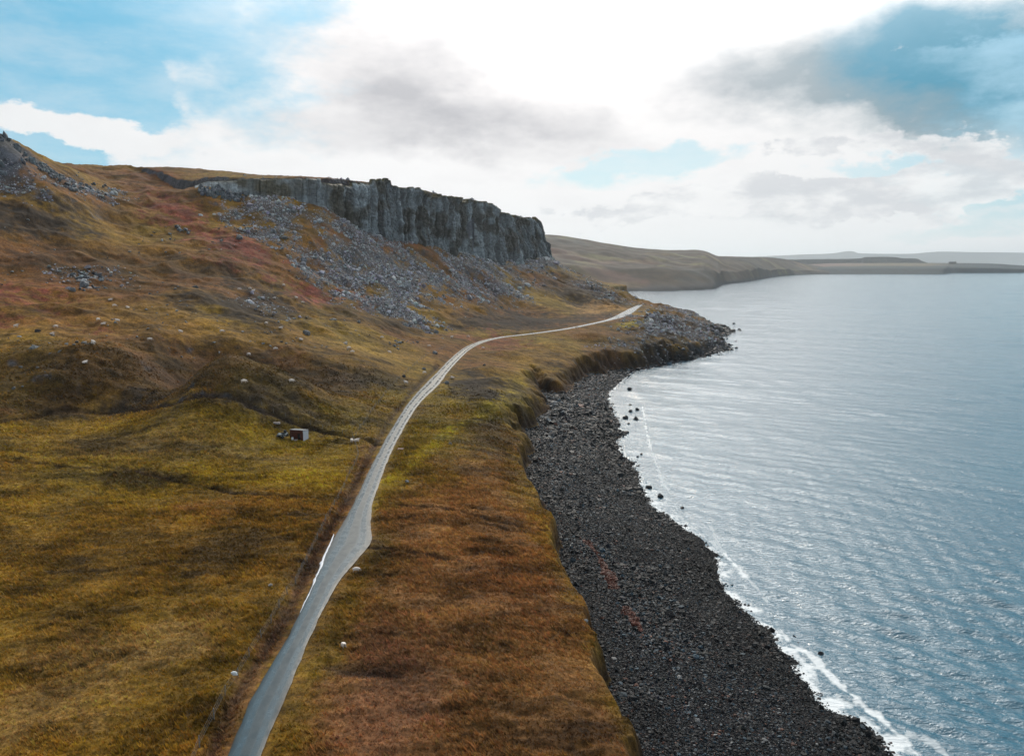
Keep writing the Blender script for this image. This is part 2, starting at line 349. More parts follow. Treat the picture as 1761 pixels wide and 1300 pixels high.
# grass tussocks
near1 = 1-ss(RR, 180, 330)
ca, sa = math.cos(.35), math.sin(.35)
U1 = (X*ca+Y*sa)/2.6; V1 = -X*sa+Y*ca
tus = (fbm(U1, V1, 1.25, 2, 33)*.30*near1+np.abs(fbm(U1*1.4, V1, 3.2, 2, 37))*.35+fbm(X, Y, 2.1, 2, 41)*.30+fbm(X, Y, 5.5, 2, 45)*.22*(1+hill))
z = z+tus*ss(droad, .3, 3.5)
# road bench, verge and the wet ditch along its landward side
xr = np.interp(Y, road[:, 1], road[:, 0]); side = X-xr
ditch = np.where((side < 0) & (Y < 340), np.exp(-((droad-1.9)/.75)**2), 0)*(.55+.25*fbm(X, Y, 7, 2, 51))
z = (zroad-.16)+(z-(zroad-.16))*ss(droad, -.4, 3.2)-ditch
z = np.where(droad < 0, zroad-.16, z)
Z = z.astype(np.float32)
def Zat(x, y):
    r = math.hypot(x, y); t = math.atan2(x, y)
    i = (math.log(max(r, R0))-L0)/(L1-L0)*(NR-1); j = (t-TH0)/(TH1-TH0)*(NT-1)
    i = min(max(i, 0), NR-2.001); j = min(max(j, 0), NT-2.001); a, b = int(i), int(j); fi, fj = i-a, j-b
    return float((Z[a, b]*(1-fj)+Z[a, b+1]*fj)*(1-fi)+(Z[a+1, b]*(1-fj)+Z[a+1, b+1]*fj)*fi)
def Zarr(x, y):
    i = np.clip((np.log(np.maximum(np.hypot(x, y), R0))-L0)/(L1-L0)*(NR-1), 0, NR-2.001); j = np.clip((np.arctan2(x, y)-TH0)/(TH1-TH0)*(NT-1), 0, NT-2.001)
    a = i.astype(int); b = j.astype(int); fi = i-a; fj = j-b
    return (Z[a, b]*(1-fj)+Z[a, b+1]*fj)*(1-fi)+(Z[a+1, b]*(1-fj)+Z[a+1, b+1]*fj)*fi
def hit(px, py):
    """where the sight line (px, py) of the photograph meets the terrain"""
    q = W(px, py, Y=100.0); t = math.atan2(q[0], q[1]); slope = (q[2]-CAM_H)/math.hypot(q[0], q[1])
    j = (t-TH0)/(TH1-TH0)*(NT-1); j = min(max(j, 0), NT-2.001); b = int(j); fj = j-b
    prof = Z[:, b]*(1-fj)+Z[:, b+1]*fj; r = np.exp(lrf)
    hitm = (CAM_H+slope*r) <= prof; i = int(np.argmax(hitm)) if hitm.any() else NR-1
    return r[i]*math.sin(t), r[i]*math.cos(t), float(prof[i])

# turf dykes and cart tracks crossing the field
def px_line(P, zz):
    return catmull([hit(a, b)[:2] for a, b in P], 5)
dykes = [(px_line([(-40, 728), (60, 718), (120, 706), (220, 706), (300, 695), (390, 684), (430, 700), (480, 716), (540, 738), (600, 752), (650, 765)], 20), 1.0, -.75),
         (px_line([(30, 790), (75, 799), (140, 805), (170, 801), (215, 806), (290, 825), (360, 838), (440, 850), (520, 857), (575, 858)], 16.5), .9, -.5),
         (px_line([(545, 757), (590, 763), (612, 764)], 15.8), .6, -.3),
         (px_line([(600, 938), (700, 950), (790, 962)], 12.6), .7, -.4), (px_line([(690, 868), (780, 880), (860, 898), (940, 912)], 12.3), .7, -.45),
         (px_line([(566, 1143), (600, 1153), (680, 1160)], 12.8), 1.1, -.6)]
dk = np.zeros(X.shape, np.float32)
for P, w_, h_ in dykes:
    sel = (X > P[:, 0].min()-6) & (X < P[:, 0].max()+6) & (Y > P[:, 1].min()-6) & (Y < P[:, 1].max()+6)
    g = np.exp(-(seg_dist(X[sel], Y[sel], P)/w_)**2)*(1+.5*fbm(X[sel], Y[sel], 5, 2, 61)); z[sel] += g*h_; dk[sel] = np.maximum(dk[sel], g)
# beach and eroded bank
e = dland+ss(Y, 215, 270)*fbm(X, Y, 16, 3, 73)*6+fbm(X, Y, 22, 3, 71)*2.6+fbm(X, Y, 6, 4, 75)*1.7+fbm(X, Y, 13, 3, 79)*2.4
gul = ss(Y, 215, 270)
beach = np.where(dwat > 0, 3.4*(1-np.exp(-dwat/26)), .13*dwat)+fbm(X, Y, 6, 3, 81)*.22+fbm(X, Y, 20, 2, 85)*.25
beach = np.maximum(beach, -7)+.35*np.exp(-((dwat-19-3*fbm(X, Y, 40, 2, 87))/2.5)**2)
bw = 2.4+6.5*gul+1.5*fbm(X, Y, 14, 2, 77)*(1-gul)
kb = ss(e, -bw, .6)
kb = np.clip(kb+gul*.45*fbm(X, Y, 7, 3, 91)*4*kb*(1-kb)+.25*fbm(X, Y, 2.2, 3, 93)*4*kb*(1-kb), 0, 1)
z = beach+(z-beach)*kb
bank = (1-kb)*ss(kb, .02, .2)
rocky = ss(X, 55, 95)*ss(Y, 440, 520)*ss(900-Y, 0, 50)
z = z+rocky*ss(kb, 0.03, .3)*ss(droad, 3, 12)*np.abs(fbm(X, Y, 9, 4, 95))*3.8
Z = z.astype(np.float32)

# ------------------------------------------------------------------ ground colours (vegetation zones, some with shadow painted in; world-fixed)
GREEN = np.array([.150, .088, .009]); OLIVE = np.array([.170, .086, .012]); BROWN = np.array([.135, .056, .016]); DARK = np.array([.024, .015, .008])
RED = np.array([.185, .042, .034]); STRAW = np.array([.21, .125, .045]); SOIL = np.array([.030, .017, .012]); SCREE = np.array([.105, .10, .105])
SHING = np.array([.010, .010, .012]); MOSS = np.array([.075, .085, .012])
n1 = fbm(X, Y, 45, 4, 101); n2 = fbm(X, Y, 11, 4, 107); n3 = fbm(U1, V1, 3.0, 3, 113); n4 = fbm(U1, V1, .8, 2, 119); n5 = fbm(X, Y, 120, 3, 125)
def lerp(a, b, t): return a+(b-a)*t[..., None]
col = np.empty(X.shape+(3,), np.float32); col[:] = OLIVE
col = lerp(col, GREEN, ss(n1+.5*n2, -.2, .35))
col = lerp(col, BROWN, ss(n2*.6-n1+.3*n3, .05, .55)*.75)
zones = {}
def zone(name, P, c, feather=.03, amp=.05, wl=14, seed=131, op=1.0, store=False):
    """patch of ground colour with an irregular border; P is its outline"""
    global col
    H = np.array([hit(a, b)[:2] for a, b in P]); Q = np.stack([np.arctan2(H[:, 0], H[:, 1]), np.log(np.hypot(H[:, 0], H[:, 1]))], 1)
    i0 = np.clip(np.searchsorted(lrf, Q[:, 1].min()-.15), 0, NR-1); i1 = np.clip(np.searchsorted(lrf, Q[:, 1].max()+.15), 0, NR)
    j0 = np.clip(np.searchsorted(thf, Q[:, 0].min()-.12), 0, NT-1); j1 = np.clip(np.searchsorted(thf, Q[:, 0].max()+.12), 0, NT)
    i0 -= i0 % 2; j0 -= j0 % 2
    sl = (slice(i0, i1), slice(j0, j1)); d = sdist(TH[sl], LR[sl], Q)
    x, y = X[sl], Y[sl]
    m = ss(d+amp*(fbm(x, y, wl, 3, seed)*.7+fbm(x, y, wl/5, 2, seed+7)*.6), -feather, feather)*op
    if c is not None: col[sl] = lerp(col[sl], np.asarray(c), m)
    if store:
        M = np.zeros(X.shape, np.float32); M[sl] = m; zones[name] = M
# the near strip between road and shore: rough brown grass
zone('strip', [(640, 860), (655, 930), (640, 1000), (600, 1080), (560, 1160), (520, 1290), (480, 1420), (1150, 1420), (1108, 1300), (1050, 1200), (1015, 1077), (969, 954), (930, 880), (902, 821), (890, 760), (800, 800), (730, 850)], np.array([.150, .070, .021]), .06, .05, 12, 141)
zone('strip2', [(900, 950), (1010, 1070), (1030, 1150), (900, 1120), (800, 1060), (820, 980)], np.array([.145, .060, .019]), .07, .08, 10, 147, .7)
zone('strip3', [(640, 1080), (740, 1110), (760, 1240), (700, 1300), (580, 1300), (560, 1180)], np.array([.125, .055, .028]), .07, .08, 10, 149, .7)
zone('verge', [(640, 830), (668, 800), (720, 720), (760, 680), (800, 640), (760, 730), (700, 820), (655, 880), (668, 960), (640, 1010), (590, 1100), (545, 1200), (510, 1300), (450, 1420), (400, 1420), (455, 1300), (500, 1200), (560, 1060), (640, 930)], GREEN*.85, .02, .03, 6, 151, .8)
zone('edge_moss', [(902, 790), (925, 850), (945, 900), (985, 980), (1000, 1035), (985, 1035), (950, 970), (915, 900), (890, 850), (880, 790)], GREEN, .02, .03, 6, 153, .6)
zone('edge_moss2', [(1050, 1160), (1066, 1215), (1100, 1290), (1080, 1290), (1045, 1215)], GREEN, .02, .02, 6, 154, .7)
zone('lane', [(560, 1020), (700, 800), (760, 745), (830, 715), (870, 670), (890, 640), (910, 640), (900, 690), (850, 722), (790, 735), (730, 790), (690, 835), (640, 850)], np.array([.215, .140, .012]), .012, .012, 6, 157, .8)
zone('lane2', [(640, 835), (700, 800), (770, 735), (830, 710), (880, 660), (893, 635), (912, 640), (895, 690), (840, 722), (780, 745), (720, 800), (670, 838)], np.array([.25, .165, .013]), .01, .014, 6, 158, .8)
# field left
zone('field', [(-240, 740), (0, 728), (120, 712), (380, 692), (450, 712), (600, 758), (600, 850), (300, 835), (0, 790), (-240, 790)], np.array([.185, .108, .009]), .02, .03, 14, 161, .85)
zone('field2', [(-240, 830), (100, 860), (300, 880), (560, 900), (540, 940), (450, 1060), (350, 1250), (300, 1420), (-240, 1420)], np.array([.150, .083, .009]), .05, .08, 12, 163, .8)
zone('straw', [(0, 1180), (200, 1080), (360, 1060), (340, 1130), (160, 1200), (60, 1260), (0, 1290)], STRAW*.75, .05, .09, 8, 167, .6)
zone('straw2', [(60, 760), (360, 745), (500, 790), (300, 800), (100, 790)], STRAW*.8, .05, .07, 10, 168, .55)
zone('ditchside', [(575, 880), (600, 830), (625, 770), (650, 760), (630, 830), (600, 880), (560, 960), (520, 1050), (470, 1140), (420, 1230), (380, 1330), (340, 1420), (310, 1420), (360, 1290), (410, 1180), (460, 1080), (520, 980)], np.array([.13, .060, .025]), .01, .02, 4, 169, .75)
# dark heather and wet ground, with hillside shadows painted into the colour
D2 = DARK*1.0
for nm, P, op in [('d1', [(-240, 600), (60, 590), (150, 600), (330, 600), (420, 600), (520, 620), (640, 640), (690, 665), (560, 690), (640, 720), (650, 752), (540, 738), (430, 700), (390, 686), (200, 705), (0, 720), (-240, 745)], .48),
                  ('d2', [(225, 672), (260, 690), (230, 700), (190, 705), (200, 690)], .8), ('d3', [(440, 690), (500, 680), (560, 690), (560, 720), (500, 715), (450, 702)], .7),
                  ('d4', [(0, 350), (60, 335), (120, 360), (140, 395), (60, 410), (0, 400), (-240, 420), (-240, 330)], .8),
                  ('d5', [(300, 515), (380, 500), (450, 505), (520, 530), (560, 555), (440, 562), (360, 540)], .75), ('d6', [(380, 462), (440, 470), (500, 500), (450, 505), (400, 490)], .7),
                  ('d7', [(560, 520), (680, 540), (740, 575), (640, 560), (560, 545)], .55), ('d18', [(985, 500), (1060, 512), (1092, 524), (1050, 545), (1000, 540)], .6), ('d19', [(870, 690), (940, 640), (980, 625), (1050, 610), (1140, 595), (1190, 597), (1150, 615), (1040, 625), (960, 660), (920, 700)], .6), ('d20', [(1090, 560), (1200, 555), (1240, 575), (1230, 595), (1130, 598), (1060, 590)], .8), ('d8', [(790, 545), (880, 535), (980, 545), (1050, 545), (960, 562), (850, 572), (770, 565)], .85),
                  ('d9', [(800, 640), (830, 640), (870, 680), (850, 695), (800, 690), (780, 660)], .9), ('d10', [(180, 800), (280, 797), (330, 815), (300, 840), (200, 840), (160, 820)], .6),
                  ('d11', [(510, 965), (560, 945), (580, 950), (540, 980), (500, 985)], .6), ('d12', [(780, 730), (850, 715), (880, 745), (850, 790), (800, 770)], .55),
                  ('d13', [(0, 430), (120, 430), (280, 440), (380, 470), (300, 480), (120, 470), (0, 465)], .4), ('d14', [(940, 470), (1000, 480), (1080, 520), (1040, 540), (980, 520), (930, 500)], .7),
                  ('d15', [(640, 990), (720, 1000), (700, 1060), (610, 1060)], .0), ('d16', [(630, 935), (680, 950), (670, 990), (630, 985)], .5), ('d17', [(560, 640), (690, 650), (680, 672), (600, 668)], .5)]:
    zone(nm, P, D2, .03, .05, 11, 171+len(nm)*3, min(op*1.22, .96))
for nm, P, op in [('r1', [(265, 335), (300, 345), (350, 375), (420, 410), (465, 440), (400, 445), (340, 410), (290, 375)], .8), ('r2', [(480, 485), (540, 490), (570, 510), (640, 522), (560, 520), (500, 505)], .85),
                  ('r3', [(-240, 500), (0, 500), (80, 495), (90, 515), (0, 525), (-240, 530)], .8), ('r4', [(-240, 545), (0, 545), (70, 540), (160, 550), (150, 562), (0, 565), (-240, 570)], .75),
                  ('r5', [(60, 530), (130, 525), (120, 540), (60, 542)], .7), ('r6', [(790, 580), (860, 572), (900, 590), (930, 600), (860, 605), (830, 592)], .55), ('r7', [(600, 380), (700, 420), (690, 440), (560, 430)], .4), ('r8', [(230, 300), (330, 300), (380, 320), (260, 330)], .3)]:
    zone(nm, P, RED, .025, .05, 9, 191+len(nm), op)
zone('gold', [(880, 600), (980, 590), (1000, 600), (970, 620), (920, 625), (880, 640), (860, 640)], np.array([.20, .105, .016]), .02, .03, 8, 201, .7)
zone('gold2', [(100, 520), (260, 510), (300, 540), (420, 565), (520, 585), (640, 600), (560, 610), (420, 590), (260, 575), (120, 575), (0, 590), (0, 570)], np.array([.205, .112, .016]), .03, .06, 12, 203, .7)
zone('gold3', [(560, 590), (700, 590), (740, 600), (700, 630), (600, 625)], np.array([.215, .120, .016]), .03, .05, 12, 205, .6)
zone('gold4', [(1060, 560), (1120, 545), (1125, 552), (1080, 565)], np.array([.30, .22, .02]), .006, .006, 4, 206, .9)
zone('gold5', [(1040, 515), (1085, 530), (1060, 535), (1000, 540), (990, 530)], np.array([.32, .17, .05]), .012, .02, 7, 207, .7)
# scree fans
SC = [('s1', [(395, 350), (460, 325), (470, 335), (500, 360), (600, 370), (660, 405), (720, 430), (760, 460), (700, 455), (640, 420), (560, 395), (520, 385), (500, 390), (470, 400), (440, 385)], 1.0),
      ('s2', [(400, 370), (480, 390), (520, 430), (560, 450), (620, 440), (560, 420), (600, 410), (680, 440), (760, 460), (830, 480), (900, 490), (870, 505), (800, 500), (740, 495), (760, 520), (700, 530), (640, 510), (580, 500), (520, 470), (470, 430), (420, 390)], 1.0),
      ('s3', [(560, 500), (640, 505), (700, 530), (740, 550), (770, 570), (740, 575), (690, 550), (640, 530), (590, 515)], .9),
      ('s4', [(780, 435), (830, 430), (870, 450), (950, 445), (990, 470), (940, 465), (900, 490), (820, 480), (760, 460)], 1.0),
      ('s5', [(1100, 550), (1150, 540), (1195, 555), (1180, 580), (1130, 575), (1095, 570)], .85), ('s6', [(-240, 300), (0, 300), (40, 315), (75, 335), (40, 335), (0, 325), (-240, 340)], .9),
      ('s7', [(100, 320), (150, 322), (190, 330), (140, 332)], .6), ('s8', [(960, 450), (1000, 470), (1060, 500), (1090, 520), (1050, 515), (1000, 490)], .5),
      ('s9', [(1140, 528), (1200, 540), (1240, 560), (1240, 585), (1190, 590), (1160, 570), (1200, 560), (1150, 540)], .6), ('s10', [(1030, 600), (1140, 585), (1160, 600), (1060, 612)], .35),
      ('s11', [(120, 470), (200, 465), (180, 485), (130, 485)], .25), ('s12', [(380, 505), (470, 510), (460, 545), (420, 530)], .12)]
zone('crag', [(-240, 165), (3, 233), (30, 250), (55, 265), (72, 284), (40, 305), (10, 302), (-240, 310)], np.array([.060, .072, .082]), .01, .03, 8, 209, .9)
scree = np.zeros(X.shape, np.float32)
for nm, P, op in SC:
    zone(nm, P, None, .02, .05, 16, 211+len(nm)*2, op, True); scree = np.maximum(scree, zones.pop(nm))
scree *= ss(fbm(X, Y, 18, 3, 231)+.6, -.1, .45)
col = lerp(col, SCREE, scree*.95)
# crag on the left and little outcrops: bare grey rock where the slope is steep
dzr = np.gradient(Z, lrf, axis=0)/RR; dzt = np.gradient(Z, thf, axis=1)/RR
steep = np.hypot(dzr, dzt)
rock = ss(steep, .85, 1.3)*hill
col = lerp(col, np.array([.075, .085, .10]), rock*.85)
# soil and shingle
col = lerp(col, SOIL, np.clip(bank*1.3, 0, 1)*.92)
col = lerp(col, SOIL*1.1, np.clip(dk, 0, 1)*.75)
col = lerp(col, SOIL*1.6, np.clip(ditch*1.6, 0, 1)*.75)
col = lerp(col, np.array([.020, .024, .028]), rocky*ss(9-Z+5*n2, 0, 5)*.95)
shore = 1-ss(kb, 0, .12)
col = lerp(col, SHING, shore)
# mottling
var = 1+.75*n3*(1-shore)+.40*n4*near1+.50*n2+.35*n1
col = col*np.clip(var, .35, 1.9)[..., None]
col = np.clip(col*(1+.18*np.stack([n5, n1*.3, -n5], -1))*np.array([1.03, 1.0, 1.0]), .004, .6).astype(np.float32)

m_ground, nt, b = new_mat('ground')
at = nt.nodes.new('ShaderNodeAttribute'); at.attribute_name = 'col'
t = nt.nodes.new('ShaderNodeTexCoord')
na = nt_noise(nt, t.outputs['Object'], 1.4, 6, .7); nb = nt_noise(nt, t.outputs['Object'], .35, 4, .6)
kk = nt_math(nt, 'MULTIPLY', nt_smooth(nt, na, .25, .75, .45, 1.55), nt_smooth(nt, nb, .25, .75, .75, 1.25))
sc_ = nt.nodes.new('ShaderNodeVectorMath'); sc_.operation = 'SCALE'; nt.links.new(at.outputs['Color'], sc_.inputs[0]); nt.links.new(kk, sc_.inputs['Scale'])
nt.links.new(sc_.outputs[0], b.inputs['Base Color']); b.inputs['Roughness'].default_value = .9; b.inputs['Specular IOR Level'].default_value = .15
bp = nt.nodes.new('ShaderNodeBump'); bp.inputs['Strength'].default_value = .8; bp.inputs['Distance'].default_value = .35; nt.links.new(na, bp.inputs['Height']); nt.links.new(bp.outputs[0], b.inputs['Normal'])
me = mesh_from('ground', np.stack([X, Y, Z], -1).reshape(-1, 3), grid_faces(NR, NT)[:, ::-1], m_ground, cols={'col': col.reshape(-1, 3)})
ground = tag(link('ground', me), kind='structure')

# ------------------------------------------------------------------ sea
NS, NSR = 1101, 1301
ths = np.concatenate([np.linspace(R(-6), R(44), NS-60), np.linspace(R(44), R(100), 61)[1:]]); ls = np.concatenate([np.linspace(math.log(30), math.log(1200), 1101), np.linspace(math.log(1200), math.log(32000), 201)[1:]])
LS, TS = np.meshgrid(ls, ths, indexing='ij'); rs = np.exp(LS); xs = rs*np.sin(TS); ys = rs*np.cos(TS)
dshore = np.full(xs.shape, -400.0); selr = rs < 1000
wlr = wl
d1 = sdist(xs[::2, ::2], ys[::2, ::2], wlr)
dsh = np.empty(xs.shape); dsh[::2, ::2] = d1; dsh[1::2, ::2] = (d1[:-1]+d1[1:])/2; dsh[:, 1::2] = (dsh[:, :-1:2]+dsh[:, 2::2])/2
off = -dsh                                           # metres out from the waterline
zs = np.zeros(xs.shape)
wr = np.random.default_rng(3)
for i in range(56):
    lam = 1.1*1.085**i
    ang = math.atan2(-.82, -.57)+wr.normal(0, .42)
    kx, ky = math.cos(ang)*2*math.pi/lam, math.sin(ang)*2*math.pi/lam
    amp = .0165*lam**.5*(1 if lam < 9 else .45)
    fade = ss(lam/(rs*.0034), 3.5, 8)*(TS < R(46))
    ph = wr.random()*7+fbm(xs, ys, lam*9, 2, 300+i)*2.2
    zs += amp*fade*np.sin(kx*xs+ky*ys+ph)
calm = ss(off, -1, 14)
gust = .65+.7*ss(fbm(xs, ys, 160, 3, 401), -.4, .4)
zs = zs*(.35+.65*calm)*gust
# low swell rollers running in to the beach
roll = np.sin(off/11*2*math.pi*1.0+fbm(xs, ys, 60, 2, 403)*3.5)
zs += .03*roll*(1-ss(off, 30, 160))*ss(off, 1, 7)
# foam: swash at the stones and breaking crests
fo = fbm(xs, ys, 2.2, 4, 411); fo2 = fbm(xs, ys, .7, 3, 417)
southern = 1-ss(ys, 175, 300)
foam = ss((1-off/(1.8+2.2*southern+1.5*fbm(xs, ys, 15, 2, 419)))+fo*1.1+fo2*.5, .35, 1.0)*ss(off, -3, -1)*(.35+.65*southern)
def crest(P, w, s, fray=1.0):
    Q = catmull([W(a, b, z=0)[:2] for a, b in P], 5)
    sel = (xs > Q[:, 0].min()-8) & (xs < Q[:, 0].max()+8) & (ys > Q[:, 1].min()-8) & (ys < Q[:, 1].max()+8)
    d = seg_dist(xs[sel], ys[sel], Q); v = ss(1-d/w+fo[sel]*1.2*fray+fo2[sel]*.5, .25, .9)*s
    foam[sel] = np.maximum(foam[sel], v)
crest([(1245, 952), (1262, 968), (1283, 992)], 1.3, 1.0, .5); crest([(1222, 905), (1245, 950), (1300, 1010), (1320, 1035)], .5, .5)
crest([(1340, 1080), (1360, 1105), (1395, 1130), (1430, 1165), (1480, 1210), (1530, 1250), (1580, 1300), (1640, 1360)], .95, .95)
crest([(1385, 1150), (1420, 1180), (1470, 1225), (1510, 1262), (1560, 1310)], .9, .8, 1.5); crest([(1560, 1262), (1610, 1285), (1640, 1310)], 1.1, .6)
crest([(1120, 775), (1130, 800), (1140, 830), (1150, 845)], .8, .55); crest([(1105, 700), (1112, 740), (1122, 780)], .7, .35); crest([(1170, 890), (1220, 930), (1245, 950)], 1.0, .5)
crest([(1240, 1005), (1290, 1050), (1335, 1090), (1390, 1160), (1450, 1225)], .8, .8, 1.5)
foam = foam*(1-ss(ys, 700, 760))
m_sea, nt, b = new_mat('sea')
t = nt.nodes.new('ShaderNodeTexCoord'); fa = nt.nodes.new('ShaderNodeAttribute'); fa.attribute_name = 'foam'
mp = nt.nodes.new('ShaderNodeMapping'); mp.inputs['Rotation'].default_value = (0, 0, R(35)); mp.inputs['Scale'].default_value = (.45, 1, 1); nt.links.new(t.outputs['Object'], mp.inputs[0])
nw = nt_noise(nt, mp.outputs[0], 1.5, 3, .55, .6); nw2 = nt_noise(nt, mp.outputs[0], .22, 4, .6, .5)
bp = nt.nodes.new('ShaderNodeBump'); bp.inputs['Strength'].default_value = 1.0; bp.inputs['Distance'].default_value = .27; nt.links.new(nw, bp.inputs['Height'])
bp2 = nt.nodes.new('ShaderNodeBump'); bp2.inputs['Strength'].default_value = .35; bp2.inputs['Distance'].default_value = .4; nt.links.new(nw2, bp2.inputs['Height']); nt.links.new(bp.outputs[0], bp2.inputs['Normal'])
deep = nt_mix(nt, nt_noise(nt, t.outputs['Object'], .02, 3), (.003, .088, .15), (.006, .115, .18))
nt.links.new(nt_mix(nt, fa.outputs['Fac'], deep, (.80, .84, .86)), b.inputs['Base Color'])
nt.links.new(nt_smooth(nt, fa.outputs['Fac'], 0, .6, .13, .7), b.inputs['Roughness']); b.inputs['IOR'].default_value = 1.44; b.inputs['Specular IOR Level'].default_value = .8
nt.links.new(bp2.outputs[0], b.inputs['Normal'])
me = mesh_from('sea', np.stack([xs, ys, zs], -1).reshape(-1, 3), grid_faces(*xs.shape)[:, ::-1], m_sea, attrs={'foam': foam.ravel()})
tag(link('sea', me), kind='structure')

# ------------------------------------------------------------------ road
m_road, nt, b = new_mat('wet_asphalt')
uvn = nt.nodes.new('ShaderNodeUVMap'); su = nt.nodes.new('ShaderNodeSeparateXYZ'); nt.links.new(uvn.outputs[0], su.inputs[0])
t = nt.nodes.new('ShaderNodeTexCoord')
wob = nt_noise(nt, t.outputs['Object'], .12, 3); u_ = nt_math(nt, 'ADD', su.outputs[0], nt_math(nt, 'MULTIPLY', nt_math(nt, 'SUBTRACT', wob, .5), .35))
au = nt_math(nt, 'ABSOLUTE', u_)
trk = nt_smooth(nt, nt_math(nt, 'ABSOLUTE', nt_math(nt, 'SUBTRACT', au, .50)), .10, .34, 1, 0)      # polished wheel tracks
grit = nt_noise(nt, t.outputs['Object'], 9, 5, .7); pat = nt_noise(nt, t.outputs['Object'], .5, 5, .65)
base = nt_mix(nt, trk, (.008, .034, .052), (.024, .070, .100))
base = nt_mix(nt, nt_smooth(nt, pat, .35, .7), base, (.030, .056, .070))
base = nt_mix(nt, nt_smooth(nt, au, .86, 1.0), base, (.020, .022, .020))
base = nt_mix(nt, 1.0, base, nt_mix(nt, nt_smooth(nt, grit, .3, .7), (.7, .7, .7), (1.3, 1.3, 1.3)), 'MULTIPLY')
nt.links.new(base, b.inputs['Base Color'])
nt.links.new(nt_math(nt, 'SUBTRACT', nt_smooth(nt, pat, .25, .75, .50, .34), nt_math(nt, 'MULTIPLY', trk, .17)), b.inputs['Roughness'])
b.inputs['Specular IOR Level'].default_value = .16
bp = nt.nodes.new('ShaderNodeBump'); bp.inputs['Strength'].default_value = .35; bp.inputs['Distance'].default_value = .03; nt.links.new(grit, bp.inputs['Height']); nt.links.new(bp.outputs[0], b.inputs['Normal'])
rp = []
for i in range(len(road)-1):
    n_ = max(1, int(np.linalg.norm(road[i+1, :2]-road[i, :2])/.8))
    for k in range(n_): rp.append(road[i]+(road[i+1]-road[i])*k/n_)
rp = np.array(rp)
tg = np.gradient(rp[:, :2], axis=0); tg /= np.linalg.norm(tg, axis=1)[:, None]; nm = np.stack([tg[:, 1], -tg[:, 0]], 1)
us = np.linspace(-1, 1, 13); alen = np.concatenate([[0], np.cumsum(np.linalg.norm(np.diff(rp[:, :2], axis=0), axis=1))])
V = []; UV = []
for j, uu in enumerate(us):
    w_ = rp[:, 3]*uu
    if abs(uu) == 1: w_ = w_+np.sign(uu)*.18*fbm(alen, alen*0+uu*9, 2.5, 3, 501)
    V.append(np.stack([rp[:, 0]+nm[:, 0]*w_, rp[:, 1]+nm[:, 1]*w_, rp[:, 2]+.0+.02*(1-uu*uu)-(.03 if abs(uu) == 1 else 0)], 1)); UV.append(np.stack([alen*0+uu, alen/10], 1))
V = np.stack(V, 1).reshape(-1, 3); UV = np.stack(UV, 1).reshape(-1, 2)
tag(link('road', mesh_from('road', V, grid_faces(len(rp), 13), m_road, uv=UV)), kind='structure')

# ------------------------------------------------------------------ rock material
def rock_mat(name, rough=.75, scale=1.2):
    m, nt, b = new_mat(name)
    at = nt.nodes.new('ShaderNodeAttribute'); at.attribute_name = 'col'; t = nt.nodes.new('ShaderNodeTexCoord')
    n = nt_noise(nt, t.outputs['Object'], scale, 6, .68)
    s = nt.nodes.new('ShaderNodeVectorMath'); s.operation = 'SCALE'; nt.links.new(at.outputs['Color'], s.inputs[0]); nt.links.new(nt_smooth(nt, n, .25, .75, .5, 1.5), s.inputs['Scale'])
    nt.links.new(s.outputs[0], b.inputs['Base Color']); b.inputs['Roughness'].default_value = rough
    bp = nt.nodes.new('ShaderNodeBump'); bp.inputs['Strength'].default_value = .7; bp.inputs['Distance'].default_value = .3; nt.links.new(n, bp.inputs['Height']); nt.links.new(bp.outputs[0], b.inputs['Normal'])
    return m
m_rock = rock_mat('grey_rock'); m_cliff = rock_mat('cliff_rock', .75, .5); m_pebble = rock_mat('shingle_stone', .55, 4); m_pebble.node_tree.nodes['Principled BSDF'].inputs['Specular IOR Level'].default_value = .25

# ------------------------------------------------------------------ columnar cliff
cb = catmull(list(map(tuple, [W(a, b_, Y=Y_) for (a, b_), Y_ in zip(base_cliff, yc)]))+[(46, 925, 60), (34, 985, 62)], 12)
ct = catmull(list(map(tuple, [W(a, b_, Y=Y_) for (a, b_), Y_ in zip(top_cliff, yt)]))+[(26, 893, 109), (8, 950, 104)], 12)
seg = np.concatenate([[0], np.cumsum(np.linalg.norm(np.diff(ct[:, :2], axis=0), axis=1))]); Ltot = seg[-1]
ncol = 1700; nrow = 120; sc = np.linspace(0, Ltot, ncol)
B = np.stack([np.interp(sc, seg, cb[:, i]) for i in range(3)], 1); T = np.stack([np.interp(sc, seg, ct[:, i]) for i in range(3)], 1)
tg = np.gradient(T[:, :2]+B[:, :2], axis=0)
ker = np.ones(61)/61; tg = np.stack([np.convolve(np.pad(tg[:, i], 30, 'edge'), ker, 'valid') for i in range(2)], 1)
tg /= np.linalg.norm(tg, axis=1)[:, None]; nrm = np.stack([tg[:, 1], -tg[:, 0]], 1)
cr = np.random.default_rng(11)
edges = np.cumsum(cr.uniform(1.6, 5.5, 400)); edges = np.concatenate([[0], edges]); ci = np.searchsorted(edges, sc, 'right')-1
uc = (sc-edges[ci])/(edges[ci+1]-edges[ci])*2-1; cwid = edges[ci+1]-edges[ci]
cdep = cr.uniform(-2.2, 1.4, 401)[ci]; ctone = cr.uniform(.45, 1.55, 401)[ci]; cbrk = cr.uniform(.55, 1.35, 401)[ci]; cbrk2 = cr.uniform(.1, .5, 401)[ci]
eb = np.concatenate([[0], np.cumsum(cr.uniform(5, 22, 200))]); cbk = np.searchsorted(eb, sc, 'right')-1; bdep = cr.uniform(-3.2, 3.0, 201)[cbk]; btop = cr.choice([0, 0, .6, -1.2, -2.6, 1.2, -.5], 201)[cbk]; btone = cr.uniform(.75, 1.3, 201)[cbk]
